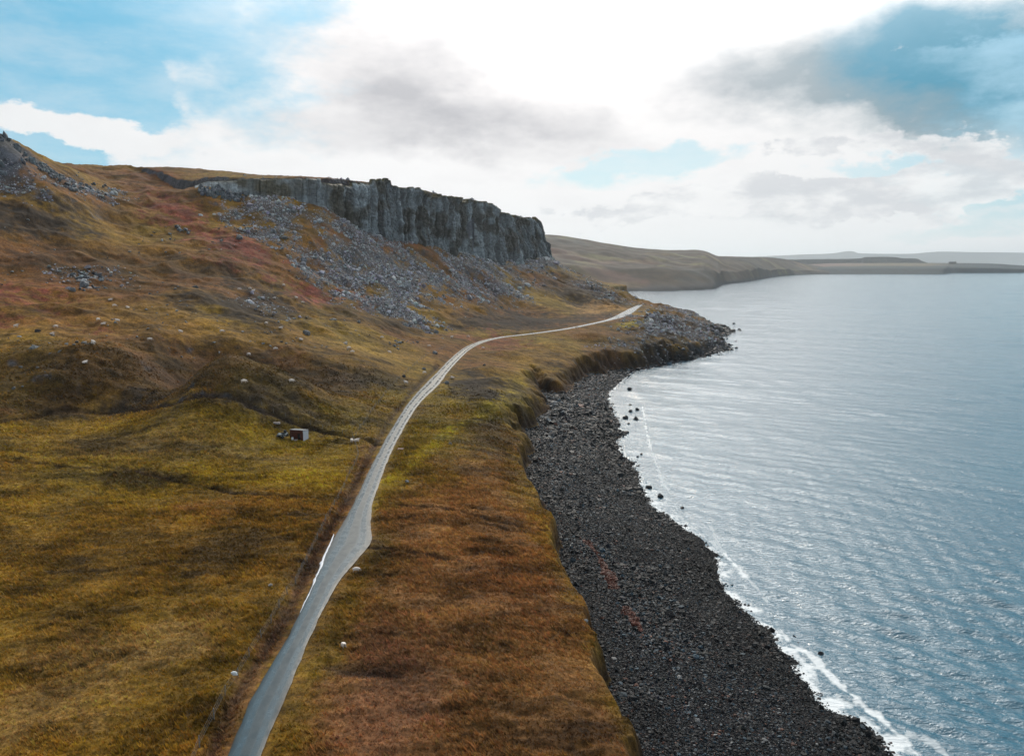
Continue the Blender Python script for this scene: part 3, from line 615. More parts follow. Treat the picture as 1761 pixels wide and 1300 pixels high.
hgt = T[:, 2]-B[:, 2]; hs = np.linspace(-.16, 1, nrow)[:, None]; S2, H2 = np.meshgrid(sc, hs[:, 0]); zz = B[None, :, 2]+hgt[None]*H2
big = fbm(S2, zz*.35, 45, 3, 601)*7+fbm(S2, zz*.3, 16, 3, 605)*4.5
scl = np.clip(hgt/28, .12, 1)[None]
dsp = big+cdep[None]+bdep[None]*(.6+.8*fbm(S2*0+cbk[None]*7.0, zz, 14, 2, 603))+(1-np.abs(uc[None])**3)*1.3*np.clip(cwid/3, .5, 1.4)[None]
dsp = dsp-1.3*(H2 > cbrk[None]+.06*fbm(S2, zz, 3, 2, 609))-.9*ss(H2, cbrk2-.03, cbrk2+.03)+fbm(S2*1.0, zz*.5, 2.6, 3, 611)*1.6+fbm(S2, zz, 1.1, 2, 613)*.6+(np.floor(fbm(S2*.4, zz, 7, 2, 617)*5)/5)*2.2
dsp = dsp-5.0*ss(np.abs((S2-150)/9), 1.0, .2)-4.0*ss(np.abs((S2-262-H2*6)/5), 1.0, .2)-4.5*ss(np.abs((S2-332)/6), 1.0, .2)-3.5*ss(np.abs((S2-205+H2*5)/3.5), 1.0, .2)-3.5*ss(np.abs((S2-298-H2*4)/3), 1.0, .2)-4*ss(np.abs((S2-375+H2*3)/4), 1.0, .2)-3*ss(np.abs((S2-405)/3), 1.0, .2)    # gullies
dsp = (dsp+1.0)*scl
topf = ss(H2, .93, 1.0); dsp = dsp*(1-.55*topf)
P0 = B[None, :, :2]*(1-H2[..., None])+T[None, :, :2]*H2[..., None]+nrm[None]*dsp[..., None]
rim = btop+cr.uniform(-.9, .6, 401)[ci]+fbm(sc, sc*0, 14, 4, 615)*1.6+3.2*ss(np.abs((sc-np.interp(656, [p[0] for p in top_cliff], seg[::12][:13]))/9), 1.05, .9)
zz = zz+rim[None]*ss(H2, .55, 1.0)*scl-(5.0*(1-ss(hgt, 2.5, 7)))[None]*ss(H2, 0, 1)
cv = fbm(S2, zz*.4, 9, 3, 621); cg = fbm(S2*.8, zz, 15, 3, 627); lich = fbm(S2, zz, 3, 3, 631)
cc = np.empty(S2.shape+(3,), np.float32); cc[:] = (.185, .215, .230)
cc = cc*btone[None, :, None]*(ctone[None, :, None]*(1+.45*cv[..., None]))
cc = lerp(cc, np.array([.045, .040, .026]), ss(cg+.35*cv, .02, .30)*.85); cc = lerp(cc, np.array([.20, .21, .20]), ss(lich, .25, .6)*.45)
cc = lerp(cc, np.array([.09, .075, .025]), ss(H2, .95, 1.0)*.8)
cc = lerp(cc, np.array([.08, .065, .022]), (1-scl*np.ones_like(S2))*ss(cg, -.3, .2)*.8)
rows = [np.concatenate([P0, zz[..., None]], -1)]
for inn, dzv in ((1.2, .35), (3.0, .3), (6.5, .1), (11, -1.6)):
    p = P0[-1]-nrm*inn*np.clip(scl[0]*1.2, .4, 1)[:, None]; zt = np.maximum(Zarr(p[:, 0], p[:, 1]), zz[-1]-1.0 if inn < 4 else -99) if inn > 5 else zz[-1]+dzv*.3
    rows.append(np.concatenate([p, (zt+dzv if inn > 5 else zt)[:, None]], -1)[None])
CV = np.concatenate(rows, 0); cc = np.concatenate([cc]+[np.broadcast_to(np.array([.105, .08, .026], np.float32), (1, ncol, 3))]*4, 0)
me = mesh_from('cliff', CV.reshape(-1, 3), grid_faces(CV.shape[0], ncol), m_cliff, smooth=False, cols={'col': np.clip(cc, .01, .5).reshape(-1, 3)})
tag(link('cliff', me), kind='structure')

# ------------------------------------------------------------------ far shores and hills
m_far = rock_mat('far_hillside', .95, .02)
def far_land(name, cols_, nrow=60, bench=.35, bz=.5, rough=6, cfun=None, back=600, seed=701, sub=14):
    """cols_: (px, py of skyline, distance of skyline, py of shoreline); a hillside rising from the water to its crest and down again behind"""
    A = catmull(cols_, sub); n = len(A)
    top = np.array([W(a[0], a[1], Y=a[2]) for a in A]); bot = np.array([W(a[0], a[3], z=0) for a in A])
    s = np.linspace(0, 1, nrow)[:, None]; P = bot[None, :, :2]*(1-s[..., None])+top[None, :, :2]*s[..., None]
    prof = np.interp(s[:, 0], [0, .02, bench*.5, bench, 1], [0, .06, bz*.8, bz, 1])[:, None]
    x, y = P[..., 0], P[..., 1]; wv = np.sin(np.pi*np.clip(s, 0, 1))**.7
    z = top[None, :, 2]*prof+(fbm(x, y, 420, 5, seed)*rough*2.2+fbm(x, y, 110, 4, seed+5)*rough)*wv*np.clip(top[None, :, 2]/80, .3, 1.5)
    z = z+fbm(x, y, 60, 2, seed+9)*1.2*s-3*(s < .01)
    d = top[:, :2]/np.linalg.norm(top[:, :2], axis=1)[:, None]
    bk = [np.concatenate([top[:, :2]+d*f*back, (z[-1]*g-5*(g == 0))[:, None]], 1)[None] for f, g in ((.3, .97), (.7, .6), (1, 0))]
    V = np.concatenate([np.concatenate([P, z[..., None]], -1)]+bk, 0)
    hh = np.concatenate([s*np.ones(n), np.ones((3, n))], 0); c = cfun(V[..., 0], V[..., 1], V[..., 2], hh, np.broadcast_to(A[:, 0], hh.shape))
    me = mesh_from(name, V.reshape(-1, 3), grid_faces(V.shape[0], n)[:, ::-1], m_far, cols={'col': c.reshape(-1, 3)})
    return tag(link(name, me), kind='structure')
def c_mid(x, y, z, h, px):
    c = np.empty(x.shape+(3,), np.float32); c[:] = (.045, .030, .017)
    a = fbm(x, y, 260, 4, 711); b_ = fbm(x, y, 70, 4, 715)
    c = lerp(c, np.array([.034, .034, .030]), ss(a+b_*.5, .0, .45)*.85); c = lerp(c, np.array([.13, .12, .04]), ss(b_-a*.5, .2, .6)*.7); c = lerp(c, np.array([.13, .06, .045]), ss(-a+b_*.3, .3, .6)*.5)
    c = lerp(c, np.array([.030, .032, .036]), ss(z+6*b_, 16, 4)*.95)
    return c
mid = far_land('coastal_hills', [(820, 404, 2500, 512), (900, 404, 2550, 508), (955, 404.5, 2600, 505), (1000, 411, 2650, 503), (1050, 420, 2700, 501.5), (1100, 427, 2800, 501), (1150, 430, 2850, 501), (1195, 430, 2950, 499.5), (1216, 433, 3000, 498.5), (1232, 440, 3050, 496.5),
      (1245, 441, 3200, 490), (1280, 442, 3400, 485.5), (1320, 443, 3900, 478.5), (1350, 446, 4400, 474.5), (1386, 454, 4700, 472.5), (1430, 461, 4900, 471.5), (1450, 466, 4900, 471)], rough=11, cfun=c_mid, seed=721)
def c_head(x, y, z, h, px):
    c = np.empty(x.shape+(3,), np.float32); c[:] = (.10, .078, .035); b_ = fbm(x, y, 150, 3, 733)
    c = lerp(c, np.array([.13, .065, .05]), ss(1480-px+b_*60, -40, 60)*.8)
    c = lerp(c, np.array([.010, .024, .030]), ss(.34-h+b_*.10, -.03, .04)); return lerp(c, np.array([.008, .024, .032]), ss(px+b_*40, 1590, 1670)*ss(1.2-h, 0, .05))  # cloud shade on the right end is painted in as dark teal
far_land('far_headland', [(1380, 455, 5900, 471.8), (1440, 453, 6000, 471.6), (1520, 452.5, 6100, 471.6), (1580, 452.5, 6000, 471.8), (1622, 452.5, 5600, 471.6), (1640, 452.8, 5400, 469.8), (1700, 453.2, 5300, 469.5), (1761, 457, 5300, 469.3), (1830, 461, 5300, 469), (1900, 467, 5200, 469)],
         bench=.22, bz=.62, rough=1.5, cfun=c_head, seed=731)
def c_plain(cv):
    def f(x, y, z, h, px): return (np.ones(x.shape+(3,))*np.array(cv)*(1+.3*fbm(x, y, 400, 3, 741)[..., None])).astype(np.float32)
    return f
far_land('island_mesa', [(1330, 447, 8300, 461), (1400, 446, 8500, 460.5), (1473, 445, 8600, 460.5), (1490, 442.4, 8700, 460.5), (1535, 442.2, 8700, 460.5), (1552, 444.5, 8700, 460.5), (1575, 445, 8600, 460.5), (1586, 449, 8500, 460.5), (1600, 454, 8400, 460.5)], rough=4, cfun=c_plain((.09, .07, .05)), seed=751)
far_land('distant_hills', [(1230, 444, 25500, 454.6), (1334, 440, 26000, 454.6), (1378, 438, 26000, 454.6), (1431, 436, 26000, 454.6), (1454, 432.4, 26000, 454.6), (1468, 432.8, 26000, 454.6), (1484, 436, 26000, 454.6), (1562, 436.6, 26000, 454.6), (1614, 433, 26000, 454.6),
      (1666, 433.7, 26000, 454.6), (1761, 435, 26000, 454.6), (1900, 440, 26000, 454.6), (2050, 447, 26000, 454.6)], rough=8, cfun=c_plain((.06, .06, .05)), seed=761, back=2500)

# ------------------------------------------------------------------ air
def box_mesh(name, lo, hi, mat=None):
    v = [(x, y, z) for z in (lo[2], hi[2]) for y in (lo[1], hi[1]) for x in (lo[0], hi[0])]
    f = [(0, 2, 3, 1), (4, 5, 7, 6), (0, 1, 5, 4), (2, 6, 7, 3), (0, 4, 6, 2), (1, 3, 7, 5)]
    return mesh_from(name, v, f, mat, smooth=False)
HAZE = 3.6e-5
m_haze = bpy.data.materials.new('haze'); m_haze.use_nodes = True; nt = m_haze.node_tree; nt.nodes.clear()
pv = nt.nodes.new('ShaderNodeVolumePrincipled'); pv.inputs['Color'].default_value = (.86, .94, 1.0, 1); pv.inputs['Density'].default_value = HAZE; pv.inputs['Anisotropy'].default_value = .6
mo = nt.nodes.new('ShaderNodeOutputMaterial'); nt.links.new(pv.outputs[0], mo.inputs['Volume'])
tag(link('haze', box_mesh('haze', (-22000, -3200, -12), (26000, 33000, 470), m_haze)), kind='stuff')

# ------------------------------------------------------------------ stones
def ico():
    bm = bmesh.new(); bmesh.ops.create_icosphere(bm, subdivisions=1, radius=1)
    v = np.array([v.co[:] for v in bm.verts]); f = np.array([[w.index for w in p.verts] for p in bm.faces]); bm.free(); return v, f
IV, IF = ico()
def stones_mesh(name, P, S, cols_, mat, seed=0, angular=.28, flat=.62):
    g = np.random.default_rng(seed); n = len(P); sh = []
    for k in range(10):
        v = IV*(1+g.normal(0, angular, (12, 1)))*np.array([g.uniform(.75, 1.25), g.uniform(.65, 1.1), g.uniform(flat*.75, flat*1.3)]); sh.append(v)
    sh = np.array(sh)[g.integers(0, 10, n)]
    a = g.uniform(0, 6.283, n); tl = g.normal(0, .3, n); ca, sa = np.cos(a)[:, None], np.sin(a)[:, None]; ct_, st = np.cos(tl)[:, None], np.sin(tl)[:, None]
    x = sh[..., 0]*ct_+sh[..., 2]*st; z = -sh[..., 0]*st+sh[..., 2]*ct_; y = sh[..., 1]
    V = np.stack([x*ca-y*sa, x*sa+y*ca, z], -1)*S[:, None, None]+P[:, None, :]
    F = (IF[None]+12*np.arange(n)[:, None, None]).reshape(-1, 3)
    return mesh_from(name, V.reshape(-1, 3), F, mat, smooth=False, cols={'col': np.repeat(cols_, 12, 0)})
dg = np.random.default_rng(23)
def palette(n, g, base=(.008, .0105, .014), pale=.07, red=.04):
    c = np.array(base)*.75*g.uniform(.4, 2.1, (n, 1))*(1+g.normal(0, .12, (n, 3)))
    r = g.random(n); c[r < pale] = np.array([.15, .15, .15])*g.uniform(.5, 1.7, ((r < pale).sum(), 1))
    m = (r > pale) & (r < pale+red); c[m] = np.array([.11, .05, .035])*g.uniform(.6, 1.6, (m.sum(), 1))
    m = (r > pale+red) & (r < pale+red+.12); c[m] = np.array([.03, .055, .075])*g.uniform(.5, 1.8, (m.sum(), 1))
    return np.clip(c, .004, .45)
# shingle beach
bx = dg.uniform(0, 92, 1250000); by = dg.uniform(62, 345, 1250000)
def grid_at(A, x, y):
    i = np.clip(((np.log(np.maximum(np.hypot(x, y), R0))-L0)/(L1-L0)*(NR-1)).astype(int), 0, NR-1); j = np.clip(((np.arctan2(x, y)-TH0)/(TH1-TH0)*(NT-1)).astype(int), 0, NT-1)
    return A[i, j]
sh_ = grid_at(shore, bx, by); dw_ = grid_at(dwat, bx, by)
scarce = np.where(dw_ < 0, np.exp(dw_/2.2)*.35, 1.0)
ok = (sh_ > .35) & (dw_ > -9) & (dg.random(len(bx)) < scarce); bx, by, dw_ = bx[ok], by[ok], dw_[ok]
sz = dg.lognormal(-2.5, .52, len(bx))*(1+1.5*ss(by, 170, 345))*(1+.5*(vnoise(bx/9, by/9, 3) > .62)); bz = Zarr(bx, by)+sz*.15
cl = palette(len(bx), dg)*.8; tone = (1+.55*fbm(bx, by, 9, 3, 801)+.35*ss(np.abs(dw_-22)/5, 1, 0))*(.55+.45*ss(dw_+4*fbm(bx, by, 12, 2, 802), 2, 12)); cl = cl*np.clip(tone, .4, 2)[:, None]
weed = (seg_dist(bx, by, catmull([W(a, b_, z=3)[:2] for a, b_ in [(1008, 925), (1030, 950), (1045, 975), (1056, 1000)]], 4)) < .9+.9*fbm(bx, by, 4, 2, 803)) | (seg_dist(bx, by, catmull([W(a, b_, z=3)[:2] for a, b_ in [(1078, 1035), (1090, 1058), (1100, 1070)]], 4)) < .7+1.4*fbm(bx, by, 3, 2, 805))
cl[weed] = np.array([.10, .030, .018])*dg.uniform(.5, 1.4, (weed.sum(), 1))
tag(link('shingle', stones_mesh('shingle', np.stack([bx, by, bz], 1), sz, cl.astype(np.float32), m_pebble, 5)), 'grey and dark rounded shingle stones covering the beach', 'stones', kind='stuff')
# rocks along the far curve of the beach and round the headland
n_ = 260000; lr_ = dg.uniform(math.log(300), math.log(830), n_); th_ = dg.uniform(R(-1), R(17), n_); bx, by = np.exp(lr_)*np.sin(th_), np.exp(lr_)*np.cos(th_)
sh_ = grid_at(shore, bx, by); dw_ = grid_at(dwat, bx, by); kk_ = grid_at(kb, bx, by); hd = ss(bx, 60, 100)
pr = np.where(dw_ < 0, np.exp(dw_/(3.5+3*hd))*.16, np.where(sh_ > .3, .85-.4*ss(by, 380, 520), np.where(kk_ < .9, .10*hd, 0)))
ok = dg.random(n_) < pr; bx, by = bx[ok], by[ok]
sz = dg.lognormal(-.85, .5, len(bx))*(.52+.55*ss(by, 360, 520)+.35*ss(by, 500, 650)); cl = palette(len(bx), dg, (.014, .016, .020), .09, .03)
tag(link('shore_rocks', stones_mesh('shore_rocks', np.stack([bx, by, Zarr(bx, by)+sz*.2], 1), sz, cl.astype(np.float32), m_pebble, 6, .3, .7)), 'dark broken rocks and cobbles round the headland shore', 'rocks', kind='stuff')
# boulder scree below the cliff
n_ = 2000000; ii = dg.integers(0, NR-1, n_); jj = dg.integers(0, NT-1, n_); m_ = scree[ii, jj]*(RR[ii, jj] > 230)
ok = dg.random(n_) < m_*.92; ii, jj = ii[ok], jj[ok]
far_ = RR[ii, jj]; keep = dg.random(len(ii)) < np.clip(.6+.0012*(800-far_), .3, 1); ii, jj, far_ = ii[keep], jj[keep], far_[keep]
bx = X[ii, jj]+dg.normal(0, .5, len(ii)); by = Y[ii, jj]+dg.normal(0, .8, len(ii))
sz = np.clip(dg.lognormal(-1.15, .60, len(bx)), .16, 2.4)*(.5+far_/1000); g_ = dg.random(len(bx))
cl = np.array([.29, .30, .325])*dg.uniform(.4, 1.75, (len(bx), 1))*(1+dg.normal(0, .06, (len(bx), 3)))
tag(link('scree', stones_mesh('scree', np.stack([bx, by, Zarr(bx, by)+sz*.15], 1), sz, np.clip(cl, .02, .5).astype(np.float32), m_rock, 7, .34, .8)), 'pale grey boulder scree spread below the columnar cliff', 'boulders', kind='stuff')
# loose stones strewn over the pasture
n_ = 1300; th_ = dg.uniform(R(-33), R(4), n_); lr_ = dg.uniform(math.log(220), math.log(560), n_); bx, by = np.exp(lr_)*np.sin(th_), np.exp(lr_)*np.cos(th_)
ok = (vnoise(bx/38, by/38, 12) > .55) & (grid_at(droad, bx, by) > 3) & (grid_at(zl, bx, by) > 24); bx, by = bx[ok], by[ok]; sz = np.clip(dg.lognormal(-1.05, .5, len(bx)), .15, 1.3)
cl = np.array([.17, .18, .18])*dg.uniform(.5, 1.6, (len(bx), 1))*np.ones(3)
tag(link('loose_stones', stones_mesh('loose_stones', np.stack([bx, by, Zarr(bx, by)+sz*.2], 1), sz, cl.astype(np.float32), m_rock, 8, .3, .7)), 'small grey stones strewn over the sheep pasture', 'stones', kind='stuff')
# crags: blocky broken rock on the left hilltop and small outcrops
def crag_mesh(name, P, n, s0, seed, up=1.0, tone=(.085, .10, .115)):
    g = np.random.default_rng(seed); H = np.array([hit(a, b_)[:2] for a, b_ in P]); lo, hi = H.min(0), H.max(0)
    x = g.uniform(lo[0], hi[0], n*6); y = g.uniform(lo[1], hi[1], n*6); o = inside(x, y, H); x, y = x[o][:n], y[o][:n]
    s = np.minimum(g.lognormal(math.log(s0*.62), .4, len(x)), s0*1.1); c = np.array(tone)*g.uniform(.45, 1.8, (len(x), 1))*(1+g.normal(0, .05, (len(x), 3)))
    return stones_mesh(name, np.stack([x, y, Zarr(x, y)+s*.25*up], 1), s, np.clip(c, .01, .4).astype(np.float32), m_rock, seed, .2, 1.2*up)
def crag(P, n, s0, seed, label, up=1.0, name='crag'):
    return tag(link(name, crag_mesh(name, P, n, s0, seed, up)), label, 'rock outcrop')
_c = crag([(-60, 206), (3, 233), (30, 250), (55, 265), (72, 284), (40, 305), (10, 302), (-60, 310)], 2600, 1.9, 31, 'blue grey rocky crag cut by the left edge of the photo'); _c['kind'] = 'stuff'
crag([(60, 280), (78, 284), (112, 306), (108, 314), (88, 306), (66, 292)], 160, 1.1, 32, 'dark narrow rock rib just right of the big hilltop crag')
crag([(340, 326), (360, 324), (400, 328), (430, 332), (425, 342), (400, 348), (370, 342), (345, 338)], 260, 1.5, 33, 'broken grey outcrop left of the long cliff under the skyline', 1.2)
def rock_group(P, n, s0, seed, label, group, up=.8, name='rock'):
    g = np.random.default_rng(seed); H = np.array([hit(a, b_)[:2] for a, b_ in P]); lo, hi = H.min(0), H.max(0)
    x = g.uniform(lo[0], hi[0], n*8); y = g.uniform(lo[1], hi[1], n*8); o = inside(x, y, H); x, y = x[o][:n], y[o][:n]
    for i in range(len(x)):
        s_ = min(g.lognormal(math.log(s0), .35), s0*1.6); c = np.array((.095, .11, .125))*g.uniform(.5, 1.6)
        me = stones_mesh(name, np.zeros((1, 3)), np.array([s_]), c[None].astype(np.float32), m_rock, seed*50+i, .24, .9*up)
        tag(link(name, me, loc=(x[i], y[i], Zat(x[i], y[i])+s_*.2)), label, 'rock', group)
rock_group([(95, 318), (130, 314), (195, 322), (185, 334), (120, 330)], 22, 1.3, 34, 'grey rock among those scattered in the dip of the left skyline', 'rocks in the dip of the left skyline')
rock_group([(120, 470), (150, 462), (180, 470), (175, 484), (140, 484)], 20, 1.0, 35, 'dark rock of the small rocky knoll above the upper red bracken', 'rocks of the small knoll')
rock_group([(300, 388), (318, 385), (335, 396), (325, 404), (305, 398)], 12, 1.0, 36, 'grey rock in the row beside the long red bracken streak', 'rocks beside the bracken streak')
rock_group([(664, 590), (700, 586), (728, 592), (720, 597), (680, 597)], 18, .55, 37, 'dark stone of the low ring in the yellow pasture left of the road bend', 'stones of the low ring', .6, 'stone')
rock_group([(108, 493), (150, 490), (200, 496), (190, 503), (120, 500)], 14, .7, 38, 'blue grey rock in the line right of the upper red bracken patch', 'rocks right of the upper bracken', .7)

def boulder(px, py, wpx, label, tone=(.03, .032, .036), seed=1, z=None, hgt=.62, name='boulder', group=None):
    g = np.random.default_rng(seed*13+5)
    if z is None: x, y, zz_ = hit(px, py)
    else: x, y, zz_ = W(px, py, z=z)
    r = wpx/FPX*y/2
    bm = bmesh.new(); bmesh.ops.create_icosphere(bm, subdivisions=3, radius=1)
    v = np.array([q.co[:] for q in bm.verts]); f = np.array([[w.index for w in p.verts] for p in bm.faces]); bm.free()
    for _ in range(9):                                        # chop facets
        d = g.normal(0, 1, 3); d /= np.linalg.norm(d); lim = g.uniform(.55, .85); t = v@d; v = v-np.maximum(t-lim, 0)[:, None]*d
    v = v*(1+.05*g.normal(0, 1, (len(v), 1)))*np.array([1.15*r, g.uniform(.75, 1)*r, hgt*1.5*r])
    c = np.clip(np.array(tone)*(1+.25*g.normal(0, 1, (len(v), 1))), .008, .5)*np.ones(3)
    o = link(name, mesh_from(name, v, f, m_pebble if max(tone) < .08 else m_rock, smooth=False, cols={'col': c}), loc=(x, y, zz_+r*hgt*.35))
    o.rotation_euler[2] = g.uniform(0, 6); return tag(o, label, 'boulder', group)
for i, (px, py, w_, lab) in enumerate([
    (1083, 671, 9, 'dark boulder in shallow water, highest of those off the stony point'), (1084, 697, 6, 'thin dark rock just breaking the water above the rock pair'),
    (1084, 708, 8, 'dark pyramid shaped boulder in the water, left one of the middle pair'), (1096, 705, 8, 'flat dark boulder in the water, right one of the middle pair'),
    (1075, 720, 12, 'broad dark boulder standing in shallow water nearest the beach'), (1094, 722, 11, 'low dark boulder at the right of the broad one in the water'),
    (1081, 729, 5, 'small rock awash below the two broad boulders'), (1068, 747, 10, 'dark rock at the tip of the small stony spit'),
    (1103, 781, 5, 'small lone rock awash right of the beach below the spit'), (1097, 786, 5, 'little dark rock awash next to the lone one below the spit'), (1136, 855, 13, 'black squared boulder in the swash off the beach bulge'),
    (1115, 840, 12, 'wet black boulder in the cluster at the beach bulge'), (1098, 845, 17, 'large black block at the seaward end of the beach bulge'), (1173, 874, 7, 'small dark rock in the swash below the squared boulder'),
    (1411, 1126, 14, 'dark boulder ringed by foam where the waves break'), (1262, 557, 5, 'lone rock off the headland, farthest out to sea'),
    (1245, 563, 9, 'long low rock off the upper side of the headland tip'), (1266, 599, 6, 'outermost rock off the lower side of the headland tip'), (1250, 603, 7, 'dark rock at the foot of the headland tip'), (1254, 594, 7, 'squat dark rock between the two fingers of the headland tip'),
    (1243, 585, 6, 'small rock in the cleft of the headland tip'), (1117, 634, 5, 'small dark rock awash in the bight below the headland')]):
    boulder(px, py, w_, lab, seed=i, z=0)
for i, (px, py, w_, lab) in enumerate([
    (526, 575, 13, 'blue grey boulder alone on the pasture below the red bracken'), (750, 573, 9, 'grey boulder at the foot of the lowest scree tongue'), (748, 608, 9, 'grey boulder left of the road just below the bend'),
    (729, 635, 7, 'grey boulder on the brown slope left of the passing place'), (695, 649, 8, 'dark boulder above the sheep by the roadside hollow'), (472, 401, 11, 'rounded grey boulder alone at the left foot of the scree'),
    (412, 411, 11, 'round grey boulder lying on the red bracken'), (145, 493, 16, 'wide blue grey boulder right of the upper red bracken'), (125, 501, 12, 'grey boulder half sunk in turf on the upper pasture'),
    (65, 571, 8, 'dark squat boulder among the sheep at far left'), (617, 555, 7, 'grey stone on the mid pasture under the scree tongue'), (775, 765, 8, 'pale boulder in the grass right of the road'), (833, 629, 5, 'grey stone on top of the dark mound'),
    (700, 829, 7, 'pale stone by the green lane where it leaves the road'), (768, 660, 9, 'pale slab of rock below the passing place')]):
    boulder(px, py, w_, lab, (.15, .16, .17) if 'dark' not in lab else (.05, .055, .06), seed=50+i)

# ------------------------------------------------------------------ grass: tussocks standing on the near pasture and verges
n_ = 420000; g_ = np.random.default_rng(41)
lr_ = np.log(np.sqrt(g_.uniform(60**2, 300**2, n_*2))); th_ = g_.uniform(R(-37), R(14), n_*2)
w8 = np.clip(1-(np.exp(lr_)-100)/200, 0, 1); ok = g_.random(n_*2) < w8*.75; lr_, th_ = lr_[ok], th_[ok]
tx, ty = np.exp(lr_)*np.sin(th_), np.exp(lr_)*np.cos(th_)
e_ = grid_at(e, tx, ty); rdv = grid_at(droad, tx, ty); ok = (e_ > .3) & (rdv > .35)
tx, ty, rdv = tx[ok], ty[ok], rdv[ok]
tr = np.hypot(tx, ty); nT = len(tx); sz = np.clip(g_.lognormal(-1.12, .35, nT), .15, .8)*(.75+.45*(vnoise(tx/7, ty/7, 51) > .5))*(.8+tr/500); sz *= np.clip(.45+rdv/4, 0, 1)
NB = 5
wind = .9+.5*fbm(tx, ty, 30, 2, 53)
vv = []; tc_ = grid_at(col, tx, ty)
tone = g_.uniform(.7, 2.3, nT)[:, None]; tc_ = tc_*tone*1.12*(1+g_.normal(0, .07, (nT, 3)))
for b_ in range(NB):
    a = g_.uniform(0, 6.283, nT); ln = sz*g_.uniform(.7, 1.2, nT); wd = sz*.16; ox = g_.normal(0, .16, nT)*sz; oy = g_.normal(0, .16, nT)*sz
    lx = np.cos(a)*.45+np.cos(2.6)*wind*.7; ly = np.sin(a)*.45+np.sin(2.6)*wind*.3
    px_, py_ = tx+ox, ty+oy; cx, cy = np.cos(a+1.57), np.sin(a+1.57)
    vv += [np.stack([px_-cx*wd, py_-cy*wd, ln*0-.10], 1), np.stack([px_+cx*wd, py_+cy*wd, ln*0-.10], 1), np.stack([px_+lx*ln*.8, py_+ly*ln*.8, ln*.62], 1)]
vv = np.stack(vv, 1); vv[..., 2] += Zarr(tx, ty)[:, None]
F = np.arange(nT*NB*3).reshape(-1, 3)
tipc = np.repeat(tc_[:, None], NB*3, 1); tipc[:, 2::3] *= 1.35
m_grass, nt, b = new_mat('grass'); at = nt.nodes.new('ShaderNodeAttribute'); at.attribute_name = 'col'; nt.links.new(at.outputs['Color'], b.inputs['Base Color']); b.inputs['Roughness'].default_value = .75; b.inputs['Specular IOR Level'].default_value = .25
trn = nt.nodes.new('ShaderNodeBsdfTranslucent'); nt.links.new(at.outputs['Color'], trn.inputs[0]); ms = nt.nodes.new('ShaderNodeMixShader'); ms.inputs[0].default_value = .35
nt.links.new(b.outputs[0], ms.inputs[1]); nt.links.new(trn.outputs[0], ms.inputs[2]); nt.links.new(ms.outputs[0], nt.nodes['Material Output'].inputs['Surface'])
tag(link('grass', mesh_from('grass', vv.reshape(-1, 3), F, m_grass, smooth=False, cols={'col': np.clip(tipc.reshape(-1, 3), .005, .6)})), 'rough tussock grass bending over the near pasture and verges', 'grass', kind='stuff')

# ------------------------------------------------------------------ sheep
m_wool = simple_mat('wool', (.90, .80, .72), .95, .12, 14, .6); m_face = simple_mat('sheep_face', (.45, .38, .33), .9, .2, 10)
m_wool2 = simple_mat('dark_wool', (.05, .042, .038), .95, .12, 14, .6)
def sheep_mesh(pose):
    if pose == 'lie':
        V = [(-.42, 0, .30), (0, 0, .34), (.36, 0, .36), (.52, 0, .50), (.62, 0, .60), (.78, 0, .54)]; legs = [((-.32, .2, .16), (-.2, .3, .06), (-.36, .32, .04)), ((-.32, -.2, .16), (-.2, -.3, .06), (-.36, -.32, .04)), ((.3, .14, .16), (.5, .18, .07), (.36, .2, .04)), ((.3, -.14, .16), (.5, -.18, .07), (.36, -.2, .04))]
    else:
        nk = [(.52, 0, .52), (.64, 0, .30), (.74, 0, .12)] if pose == 'graze' else [(.50, 0, .82), (.62, 0, .94), (.78, 0, .87)]
        V = [(-.42, 0, .60), (0, 0, .62), (.36, 0, .62)]+nk
        legs = [((-.40, s*.13, .40), (-.47, s*.13, .27), (-.42, s*.13, .0)) for s in (1, -1)]+[((.32, s*.12, .40), (.33, s*.12, .24), (.32, s*.12, 0)) for s in (1, -1)]
    rad = [.25, .30, .26, .13, .095, .055]; E = [(i, i+1) for i in range(5)]
    for q, lg in enumerate(legs):
        o = 0 if q < 2 else 2
        for j, p in enumerate(lg):
            V.append(p); rad.append((.085, .045, .036)[j]); E.append((o if j == 0 else len(V)-2, len(V)-1))
    V.append((-.68, 0, V[0][2]-.02)); rad.append(.05); E.append((0, len(V)-1))                       # tail
    for s in (1, -1): V.append((V[4][0]-.02, s*.13, V[4][2]+.02)); rad.append(.028); E.append((4, len(V)-1))    # ears
    me = bpy.data.meshes.new('skeleton'); me.from_pydata(V, E, []); ob = bpy.data.objects.new('skeleton', me); C.objects.link(ob)
    sk = ob.modifiers.new('skin', 'SKIN')
    for i, r in enumerate(rad):
        sv = me.skin_vertices[0].data[i]; sv.radius = (r, r*(.92 if i < 3 else 1)); sv.use_root = i == 0
    ob.modifiers.new('sub', 'SUBSURF').levels = 2
    dgp = bpy.context.evaluated_depsgraph_get(); ev = ob.evaluated_get(dgp); out = bpy.data.meshes.new_from_object(ev); bpy.data.objects.remove(ob)
    n = len(out.vertices); co = np.empty(n*3, np.float32); out.vertices.foreach_get('co', co); co = co.reshape(-1, 3); nn = np.empty(n*3, np.float32); out.vertices.foreach_get('normal', nn); nn = nn.reshape(-1, 3)
    hx = V[4][0]-.09; body = (co[:, 0] < hx-.02) & (co[:, 2] > (.3 if pose != 'lie' else .12))
    bump_ = (vnoise(co[:, 0]*16, co[:, 1]*16+co[:, 2]*16, 7)-.5)*.05; co += nn*(bump_*body)[:, None]; out.vertices.foreach_set('co', co.ravel())
    for p in out.polygons:
        c = p.center; p.use_smooth = True; p.material_index = 1 if (c[0] > hx or c[2] < (.27 if pose != 'lie' else .1)) else 0
    return out
sheep_me = {}
